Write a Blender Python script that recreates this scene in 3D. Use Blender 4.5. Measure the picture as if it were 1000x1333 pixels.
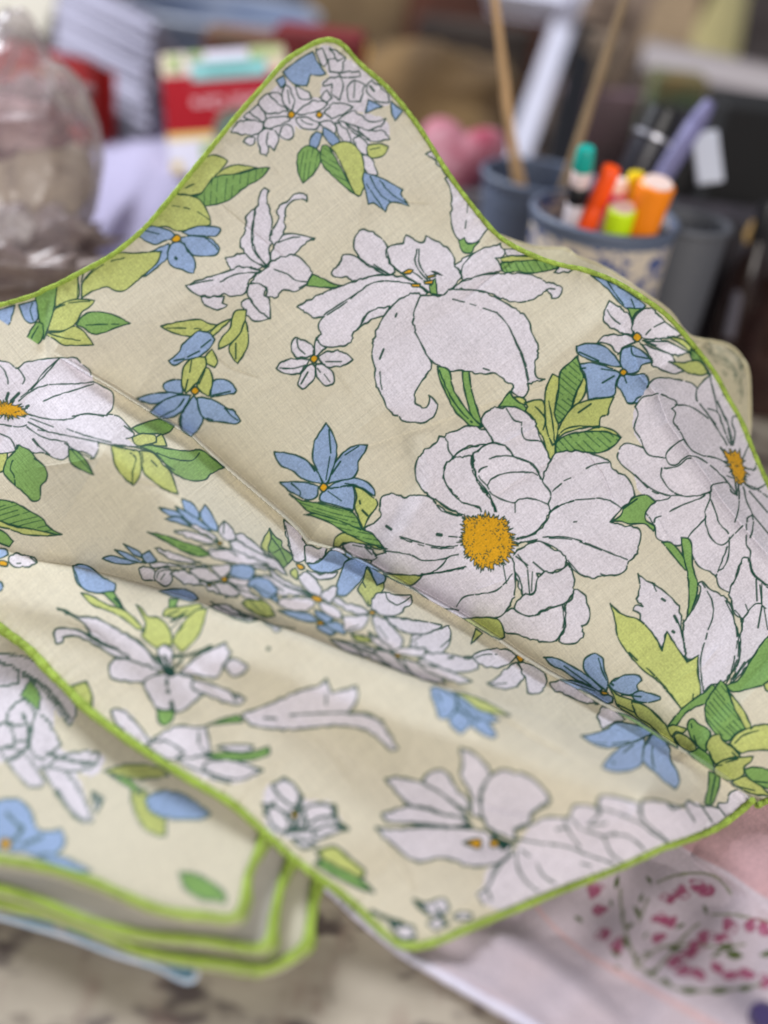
import bpy, bmesh, math, random
import numpy as np
from mathutils import Vector, Matrix, noise
SC=bpy.context.scene
for o in list(bpy.data.objects): bpy.data.objects.remove(o)
# ------------------------------------------------------------------ camera
F=1400.; PITCH=math.radians(33); ROLL=math.radians(7); HC=.30
_f=np.array([0,math.cos(PITCH),-math.sin(PITCH)]); _r=np.array([1.,0,0]); _u=np.cross(_r,_f)
_c,_s=math.cos(ROLL),math.sin(ROLL)
RX=_c*_r+_s*_u; UP=-_s*_r+_c*_u; C0=np.array([0,0,HC])
cd=bpy.data.cameras.new('camera'); cam=bpy.data.objects.new('camera',cd); SC.collection.objects.link(cam)
cd.sensor_fit='HORIZONTAL'; cd.sensor_width=36; cd.lens=36*F/1000; cd.clip_start=.01; cd.clip_end=50
cam.matrix_world=Matrix(((RX[0],UP[0],-_f[0],0),(RX[1],UP[1],-_f[1],0),(RX[2],UP[2],-_f[2],HC),(0,0,0,1)))
cd.dof.use_dof=True; cd.dof.focus_distance=.420; cd.dof.aperture_fstop=cd.lens/1000/.0155; cd.dof.aperture_blades=0
SC.camera=cam
# ------------------------------------------------------------------ light
w=bpy.data.worlds.new('World'); SC.world=w; w.use_nodes=True
w.node_tree.nodes['Background'].inputs[0].default_value=(.80,.84,1,1); w.node_tree.nodes['Background'].inputs[1].default_value=.21
def area(name,loc,target,sx,sy,power,col):
    l=bpy.data.lights.new(name,'AREA'); l.shape='RECTANGLE'; l.size=sx; l.size_y=sy; l.energy=power; l.color=col
    o=bpy.data.objects.new(name,l); SC.collection.objects.link(o); o.location=loc
    o.rotation_euler=(Vector(target)-Vector(loc)).to_track_quat('-Z','Y').to_euler(); return o
area('window_light',(-.74,1.02,.98),(0,.38,.05),.5,.5,23,(.92,.95,1))
area('room_light',(.42,-.85,.62),(0,.4,.05),.9,.9,17,(1,.95,.89))
SC.view_settings.view_transform='Standard'; SC.view_settings.look='None'; SC.view_settings.gamma=1; SC.view_settings.exposure=.18
SC.render.film_transparent=False
try: SC.cycles.use_denoising=True; SC.cycles.max_bounces=6; SC.cycles.transparent_max_bounces=12
except Exception: pass
# ------------------------------------------------------------------ helpers
def P(x,y,d):
    x=np.asarray(x,float); y=np.asarray(y,float); d=np.asarray(d,float)
    return C0+(((x-500)/F)*d)[...,None]*RX-(((y-666.5)/F)*d)[...,None]*UP+d[...,None]*_f
def TD(x,y,z=0.):
    x=np.asarray(x,float); y=np.asarray(y,float)
    v=((x-500)/F)[...,None]*RX-((y-666.5)/F)[...,None]*UP+_f
    return (HC-z)/-v[...,2]
def PT(x,y,z=0.): return P(x,y,TD(x,y,z))
def V(a): return Vector([float(t) for t in a])
_lin=lambda c: tuple(((v/255.)/12.92 if v/255.<=.04045 else ((v/255.+.055)/1.055)**2.4) for v in c)
def mat(name,rgb,rough=.6,var=0.,scale=30.,bump=0.,bscale=200.,metal=0.,second=None,spec=.5,trans=0.,stretch=(1,1,1),sharp=False,coat=0.):
    m=bpy.data.materials.new(name); m.use_nodes=True; n=m.node_tree.nodes; L=m.node_tree.links
    b=n['Principled BSDF']; b.inputs['Roughness'].default_value=rough; b.inputs['Metallic'].default_value=metal
    b.inputs['Specular IOR Level'].default_value=spec; b.inputs['Coat Weight'].default_value=coat
    c=_lin(rgb); b.inputs['Base Color'].default_value=(*c,1)
    if var or second or bump:
        tc=n.new('ShaderNodeTexCoord'); mp=n.new('ShaderNodeMapping'); mp.inputs['Scale'].default_value=stretch; L.new(tc.outputs['Object'],mp.inputs[0])
    if var or second:
        nz=n.new('ShaderNodeTexNoise'); nz.inputs['Scale'].default_value=scale; nz.inputs['Detail'].default_value=5; nz.inputs['Roughness'].default_value=.62
        L.new(mp.outputs[0],nz.inputs['Vector'])
        cr=n.new('ShaderNodeValToRGB'); e=cr.color_ramp.elements
        if second:
            e[0].position=.46 if sharp else .38; e[1].position=.54 if sharp else .66; e[0].color=(*c,1); e[1].color=(*_lin(second),1)
        else:
            e[0].position=.3; e[1].position=.7
            e[0].color=(*[v*(1-var) for v in c],1); e[1].color=(*[min(1,v*(1+var)) for v in c],1)
        L.new(nz.outputs[0],cr.inputs[0]); L.new(cr.outputs[0],b.inputs['Base Color'])
    if bump:
        nb=n.new('ShaderNodeTexNoise'); nb.inputs['Scale'].default_value=bscale; nb.inputs['Detail'].default_value=4
        L.new(mp.outputs[0],nb.inputs['Vector'])
        bp=n.new('ShaderNodeBump'); bp.inputs['Strength'].default_value=bump; bp.inputs['Distance'].default_value=.002
        L.new(nb.outputs[0],bp.inputs['Height']); L.new(bp.outputs[0],b.inputs['Normal'])
    return m
def link(name,me,m,parent=None,smooth=True):
    o=bpy.data.objects.new(name,me); SC.collection.objects.link(o)
    if m: me.materials.append(m)
    if smooth: me.polygons.foreach_set('use_smooth',[True]*len(me.polygons))
    if parent: o.parent=parent; o.matrix_parent_inverse=Matrix.Translation(-parent.location) if parent.type!='EMPTY' or True else None
    return o
def tag(o,label=None,cat=None,group=None,kind=None):
    if label: o['label']=label
    if cat: o['category']=cat
    if group: o['group']=group
    if kind: o['kind']=kind
    return o
def thing(name,label,cat,loc,group=None):
    o=bpy.data.objects.new(name,None); SC.collection.objects.link(o); o.location=V(loc); o.empty_display_size=.02
    bpy.context.view_layer.update()
    return tag(o,label,cat,group)
def newmesh(name,verts,faces):
    me=bpy.data.meshes.new(name); me.from_pydata([tuple(map(float,v)) for v in verts],[],faces); me.update(); return me
def frame(a,b,ref=None):
    z=(b-a).normalized(); r=ref if ref is not None else (Vector((0,0,1)) if abs(z.z)<.9 else Vector((0,1,0)))
    x=r.cross(z).normalized(); return x,z.cross(x),z
def lathe(name,a,b,prof,m,parent=None,n=40,cap0=True,cap1=True,smooth=True):
    """prof: list of (t along a->b, radius)"""
    a,b=V(a),V(b); x,y,z=frame(a,b); Ln=(b-a).length; vs=[];fs=[]
    for t,r in prof:
        for i in range(n):
            an=2*math.pi*i/n; vs.append(a+z*t*Ln+x*math.cos(an)*r+y*math.sin(an)*r)
    k=len(prof)
    for j in range(k-1):
        for i in range(n): fs.append((j*n+i,j*n+(i+1)%n,(j+1)*n+(i+1)%n,(j+1)*n+i))
    if cap0: fs.append(tuple(range(n))[::-1])
    if cap1: fs.append(tuple((k-1)*n+i for i in range(n)))
    o=link(name,newmesh(name,vs,fs),m,parent,smooth)
    if smooth:
        try: o.data.set_sharp_from_angle(angle=math.radians(40))
        except Exception: pass
    return o
def tube(name,pts,rad,m,parent=None,n=12,flat=1.,noise_amp=0.):
    pts=[V(p) for p in pts]; vs=[];fs=[]; N=len(pts)
    rad=rad if hasattr(rad,'__len__') else [rad]*N
    prev=None
    for i,p in enumerate(pts):
        t=(pts[min(i+1,N-1)]-pts[max(i-1,0)]).normalized()
        if prev is None: x=Vector((0,0,1)).cross(t); x=x.normalized() if x.length>1e-3 else Vector((1,0,0))
        else: x=(prev-t*prev.dot(t)).normalized()
        prev=x; y=t.cross(x)
        for k in range(n):
            an=2*math.pi*k/n; r=rad[i]*(1+noise_amp*math.sin(i*2.1+k))
            vs.append(p+x*math.cos(an)*r+y*math.sin(an)*r*flat)
    for i in range(N-1):
        for k in range(n): fs.append((i*n+k,i*n+(k+1)%n,(i+1)*n+(k+1)%n,(i+1)*n+k))
    fs.append(tuple(range(n))[::-1]); fs.append(tuple((N-1)*n+k for k in range(n)))
    return link(name,newmesh(name,vs,fs),m,parent)
def box(name,c,dx,dy,dz,m,parent=None,bev=.0015,smooth=False):
    """box centred at c with half-extent vectors dx,dy,dz"""
    c,dx,dy,dz=V(c),V(dx),V(dy),V(dz)
    bm=bmesh.new(); bmesh.ops.create_cube(bm,size=2)
    for v in bm.verts: v.co=c+dx*v.co.x+dy*v.co.y+dz*v.co.z
    if bev:
        bmesh.ops.bevel(bm,geom=bm.edges[:],offset=bev,segments=3,affect='EDGES',profile=.5)
    bmesh.ops.recalc_face_normals(bm,faces=bm.faces)
    me=bpy.data.meshes.new(name); bm.to_mesh(me); bm.free()
    return link(name,me,m,parent,smooth)
def px(d): return d/F
def smoothpath(pts,step=4.):
    Pp=np.array(pts,float); n=len(Pp); out=[]
    for i in range(n-1):
        a=Pp[max(i-1,0)]; b=Pp[i]; c=Pp[i+1]; d=Pp[min(i+2,n-1)]
        k=max(2,int(np.hypot(*(c-b)[:2])/step)); t=np.arange(k)[:,None]/k
        out.append(.5*((2*b)+(-a+c)*t+(2*a-5*b+4*c-d)*t*t+(-a+3*b-3*c+d)*t**3))
    return np.vstack(out+[Pp[-1:]])
def s2l(c):
    c=np.array(c,float)/255.
    return np.where(c<=.04045,c/12.92,((c+.055)/1.055)**2.4)
PAL={'w':(228,222,231),'b':(154,178,216),'g':(134,174,100),'y':(196,204,124),'o':(222,166,36),'d':(34,70,62),'base':(222,215,194),'ink':(24,76,60)}
RIDGE=[(60,455),(77,466),(115,489),(147,507),(205,544),(250,570),(292,609),(325,637),(371,676),(388,692),(400,708),(440,718),(475,735),(505,752),(560,782),(605,807),(650,836),(680,857),(712,877),(750,897),(780,916),(825,940),(872,970),(900,986),(925,1002),(950,1020),(977,1042)]
class Raster:
    """rasterises the printed pattern of a cloth into colours for the cloth's own vertices"""
    def __init__(s,x0,y0,x1,y1,ss=2):
        s.x0,s.y0,s.ss=x0,y0,ss
        s.W=(x1-x0)*ss; s.H=(y1-y0)*ss
        s.im=np.empty((s.H,s.W,3),np.float32); s.im[:]=s2l(PAL['base'])
        s.clip=None; s.rnd=False; s.rng=np.random.RandomState(3)
    def curve(s,p,closed):
        n=len(p)
        if n<3: return p
        P=np.array(p); out=[]
        corner=[False]*n
        for i in range(n):
            if not closed and i in(0,n-1): corner[i]=True; continue
            a=P[i]-P[i-1]; b=P[(i+1)%n]-P[i]
            c=np.dot(a,b)/(np.linalg.norm(a)*np.linalg.norm(b)+1e-9)
            corner[i]=(c<.25 and not s.rnd)
        tan=np.zeros_like(P)
        for i in range(n):
            if not corner[i]: tan[i]=(P[(i+1)%n]-P[i-1])*.5
        for i in range(n if closed else n-1):
            j=(i+1)%n; L=np.linalg.norm(P[j]-P[i]); 
            if L<1e-6: continue
            ti,tj=tan[i].copy(),tan[j].copy()
            for t in (ti,tj):
                m=np.linalg.norm(t)
                if m>L: t*=L/m
            if corner[i]: ti=(P[j]-P[i])*.9-tj*.3 if not corner[j] else P[j]-P[i]
            if corner[j]: tj=(P[j]-P[i])*.9-ti*.3 if not corner[i] else P[j]-P[i]
            k=max(2,int(L/2.5))
            u=np.arange(k)[:,None]/k
            out.append((2*u**3-3*u**2+1)*P[i]+(u**3-2*u**2+u)*ti+(-2*u**3+3*u**2)*P[j]+(u**3-u**2)*tj)
        out=np.concatenate(out)
        if not closed: out=np.vstack([out,P[-1]])
        return out
    def rough(s,q,amp):
        n=len(q); 
        if n<4: return q
        q=np.array(q); L=np.r_[0,np.cumsum(np.hypot(*np.diff(q,axis=0).T))]
        ph=s.rng.rand(4)*6.28
        w=(np.sin(L*.8+ph[0]+2*np.sin(L*.21+ph[3]))*.40+np.sin(L*.43+ph[1])*.6)*(.5+.5*np.sin(L*.11+ph[2]))
        t=np.gradient(q,axis=0); t/=np.hypot(*t.T)[:,None]+1e-6
        return q+np.c_[-t[:,1],t[:,0]]*w[:,None]*amp
    def mask(s,p):
        q=(np.array(p)-[s.x0,s.y0])*s.ss-.5
        xa,ya=np.floor(q.min(0)).astype(int); xb,yb=np.ceil(q.max(0)).astype(int)+1
        xa,ya=max(xa,0),max(ya,0); xb,yb=min(xb,s.W),min(yb,s.H)
        if xa>=xb or ya>=yb: return None
        m=np.zeros((yb-ya,xb-xa+1),np.int8)
        ys=np.arange(ya,yb)
        for i in range(len(q)):
            (xi,yi),(xj,yj)=q[i-1],q[i]
            if yi==yj: continue
            sel=((yi<=ys)&(ys<yj))|((yj<=ys)&(ys<yi))
            if not sel.any(): continue
            r=np.nonzero(sel)[0]
            x=xi+(ys[r]-yi)*(xj-xi)/(yj-yi)
            c=np.clip(np.ceil(x).astype(int)-xa,0,xb-xa)
            m[r,c]^=1
        m=(np.cumsum(m,1)%2).astype(bool)[:,:-1]
        if s.clip is not None: m&=s.clip[ya:yb,xa:xb]
        return xa,ya,xb,yb,m
    def fill(s,p,col,tint=0):
        r=s.mask(p)
        if r is None: return None
        xa,ya,xb,yb,m=r
        s.im[ya:yb,xa:xb][m]=col*(1+tint)
        return r
    def stroke(s,p,w,gap=0.,within=None,seed=None,alpha=.96,col=None):
        col=s2l(PAL['ink']) if col is None else col; q=(np.array(p)-[s.x0,s.y0])*s.ss-.5
        hw=w*s.ss*.58
        acc=0; ph=s.rng.rand()*10
        xa,ya=np.floor(q.min(0)-hw-2).astype(int); xb,yb=np.ceil(q.max(0)+hw+2).astype(int)+1
        xa,ya=max(xa,0),max(ya,0); xb,yb=min(xb,s.W),min(yb,s.H)
        if xa>=xb or ya>=yb: return
        cov=np.zeros((yb-ya,xb-xa),np.float32)
        for i in range(1,len(q)):
            a,b=q[i-1],q[i]; L=np.hypot(*(b-a)); acc+=L/s.ss
            k=.5+.5*math.sin(acc*.23+ph)*math.sin(acc*.071+ph*2)
            h=hw*(.80+.62*k)
            if gap and (math.sin(acc*.33+ph)+math.sin(acc*.13+ph*3))>gap: continue
            ax,ay=max(int(min(a[0],b[0])-h-2),xa),max(int(min(a[1],b[1])-h-2),ya)
            bx,by=min(int(max(a[0],b[0])+h+3),xb),min(int(max(a[1],b[1])+h+3),yb)
            if ax>=bx or ay>=by: continue
            X=np.arange(ax,bx)[None,:]-a[0]; Y=np.arange(ay,by)[:,None]-a[1]
            d=b-a; t=np.clip((X*d[0]+Y*d[1])/(L*L+1e-9),0,1)
            D=np.hypot(X-t*d[0],Y-t*d[1])
            v=np.clip(h+.5-D,0,1)
            sub=cov[ay-ya:by-ya,ax-xa:bx-xa]; np.maximum(sub,v,out=sub)
        if within is not None:
            wa=within; pass
            mx=np.zeros_like(cov)
            X0,Y0,X1,Y1,m=wa
            ix0,iy0,ix1,iy1=max(X0,xa),max(Y0,ya),min(X1,xb),min(Y1,yb)
            if ix0<ix1 and iy0<iy1:
                mx[iy0-ya:iy1-ya,ix0-xa:ix1-xa]=m[iy0-Y0:iy1-Y0,ix0-X0:ix1-X0]
            cov*=mx
        elif s.clip is not None: cov*=s.clip[ya:yb,xa:xb]
        cov=cov[...,None]*alpha
        sub=s.im[ya:yb,xa:xb]; sub[:]=sub*(1-cov)+col*cov
    def run(s,text):
        ox=oy=0; sc=1; lw=1.7; last=None; lastp=None
        for line in text.split('\n'):
            line=line.split('#')[0].strip()
            if not line: continue
            if line[0]=='@':
                v=line[1:].split(); ox,oy,sc,lw=map(float,v); continue
            if line[0]=='!':
                s.setclip(line[1]); continue
            code=line[0]; rest=line[1:]
            if code=='h':
                ang,sp=map(float,rest.split()); a=math.radians(ang)
                X0,Y0,X1,Y1,m=last; c=np.array(lastp).mean(0); R=np.ptp(np.array(lastp),axis=0).max()
                d=np.array([math.cos(a),math.sin(a)]); n=np.array([-d[1],d[0]])
                k=-R
                while k<R:
                    u=s.rng.rand(4)
                    mid=c+n*k; e1=mid-d*R*(.8)+n*2*u[0]; e2=mid+d*R*.8+n*(6*u[1]-3)
                    pts=s.curve([e1,mid+n*(2*u[2]+R*.05),e2],False)
                    s.stroke(pts,lw*.62,gap=1.1,within=last,alpha=.8); k+=sp*(.85+.3*u[3])
                continue
            for part in rest.split(';'):
                v=list(map(float,part.split()))
                p=[(ox+v[i]/sc,oy+v[i+1]/sc) for i in range(0,len(v)-1,2)]
                if code in 'lLm':
                    s.stroke(s.rough(s.curve(p,False),.55),lw*{'l':.9,'L':1.7,'m':.85}[code],gap={'l':1.75,'L':0,'m':.55}[code]); continue
                if code in 'PpVMvQ':
                    c={'P':(208,168,172),'p':(218,186,188),'V':(84,98,50),'M':(150,44,88),'v':(112,120,72),'Q':(196,138,162)}[code]
                    if code in 'PpVQ': s.fill(s.curve(p,True),s2l(c))
                    elif code=='M': q=s.curve(p,True); s.stroke(s.rough(np.vstack([q,q[:1]]),1.3),1.9,gap=0,col=s2l(c),alpha=.7)
                    else: s.stroke(s.curve(p,False),2.6,gap=1.8,col=s2l(c),alpha=.8)
                    continue
                lc=code.lower()
                if lc=='k':
                    q=s.curve(p,True); c=q.mean(0); out=[]
                    for i,z in enumerate(q):
                        for f in(0,.5):
                            zz=z+(q[(i+1)%len(q)]-z)*f
                            dv=(zz-c); dv/=np.hypot(*dv)
                            out.append(zz+dv*(s.rng.rand()**2*9-3.4))
                    r=s.fill(out,s2l(PAL['o'])); out.append(out[0]); s.stroke(out,1.1)
                    R=np.ptp(np.array(q),axis=0)/2
                    for i in range(int(R[0]*R[1]*.30)):
                        a=s.rng.rand()*6.28; rr=s.rng.rand()**.35
                        z=c+R*[math.cos(a)*rr,math.sin(a)*rr]
                        if (math.sin(z[0]*.35)+math.sin(z[1]*.29+z[0]*.1))<-.2 and rr<.8: continue
                        s.stroke([z,z+s.rng.rand(2)*.8],1.0,within=r)
                    continue
                s.rnd=(code=='O'); q=s.curve(p,True); s.rnd=False
                q=s.rough(q,1.5 if lc=='w' else .55)
                col=s2l(PAL[lc]); last=s.fill(q,col,tint=(s.rng.rand()-.5)*(.03 if lc=='w' else .1)); lastp=q
                if last is None: continue
                if code.islower() or code=='O':
                    s.stroke(np.vstack([q,q[:1]]),lw,gap=1.9 if code!='O' else 0)
    def setclip(s,c):
        if c=='n': s.clip=None; return
        P=np.array([(-400,160)]+RIDGE+[(1500,1400)],float)
        xs=s.x0+(np.arange(s.W)+.5)/s.ss; ys=s.y0+(np.arange(s.H)+.5)/s.ss
        yr=np.interp(xs,P[:,0],P[:,1])
        s.clip=(ys[:,None]<yr[None]) if c=='u' else (ys[:,None]>=yr[None])
    def result(s):
        k=s.ss; im=s.im.reshape(s.H//k,k,s.W//k,k,3).mean((1,3)); h,w=im.shape[:2]
        g=s.rng.randn(h,w); g=(g+np.roll(g,1,0)+np.roll(g,1,1)+np.roll(np.roll(g,1,0),1,1))/2   # ink sits unevenly on the threads
        y,x=np.mgrid[0:h,0:w]; q=np.sin(x*.031+np.sin(y*.023)*2)*np.sin(y*.027+np.sin(x*.019)*2)
        pr=np.clip(np.abs(im-s2l(PAL['base'])).sum(2)*2.2,0,1)
        return im*(1+(.030+.035*pr)*g+.05*q*pr)[...,None]

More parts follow.
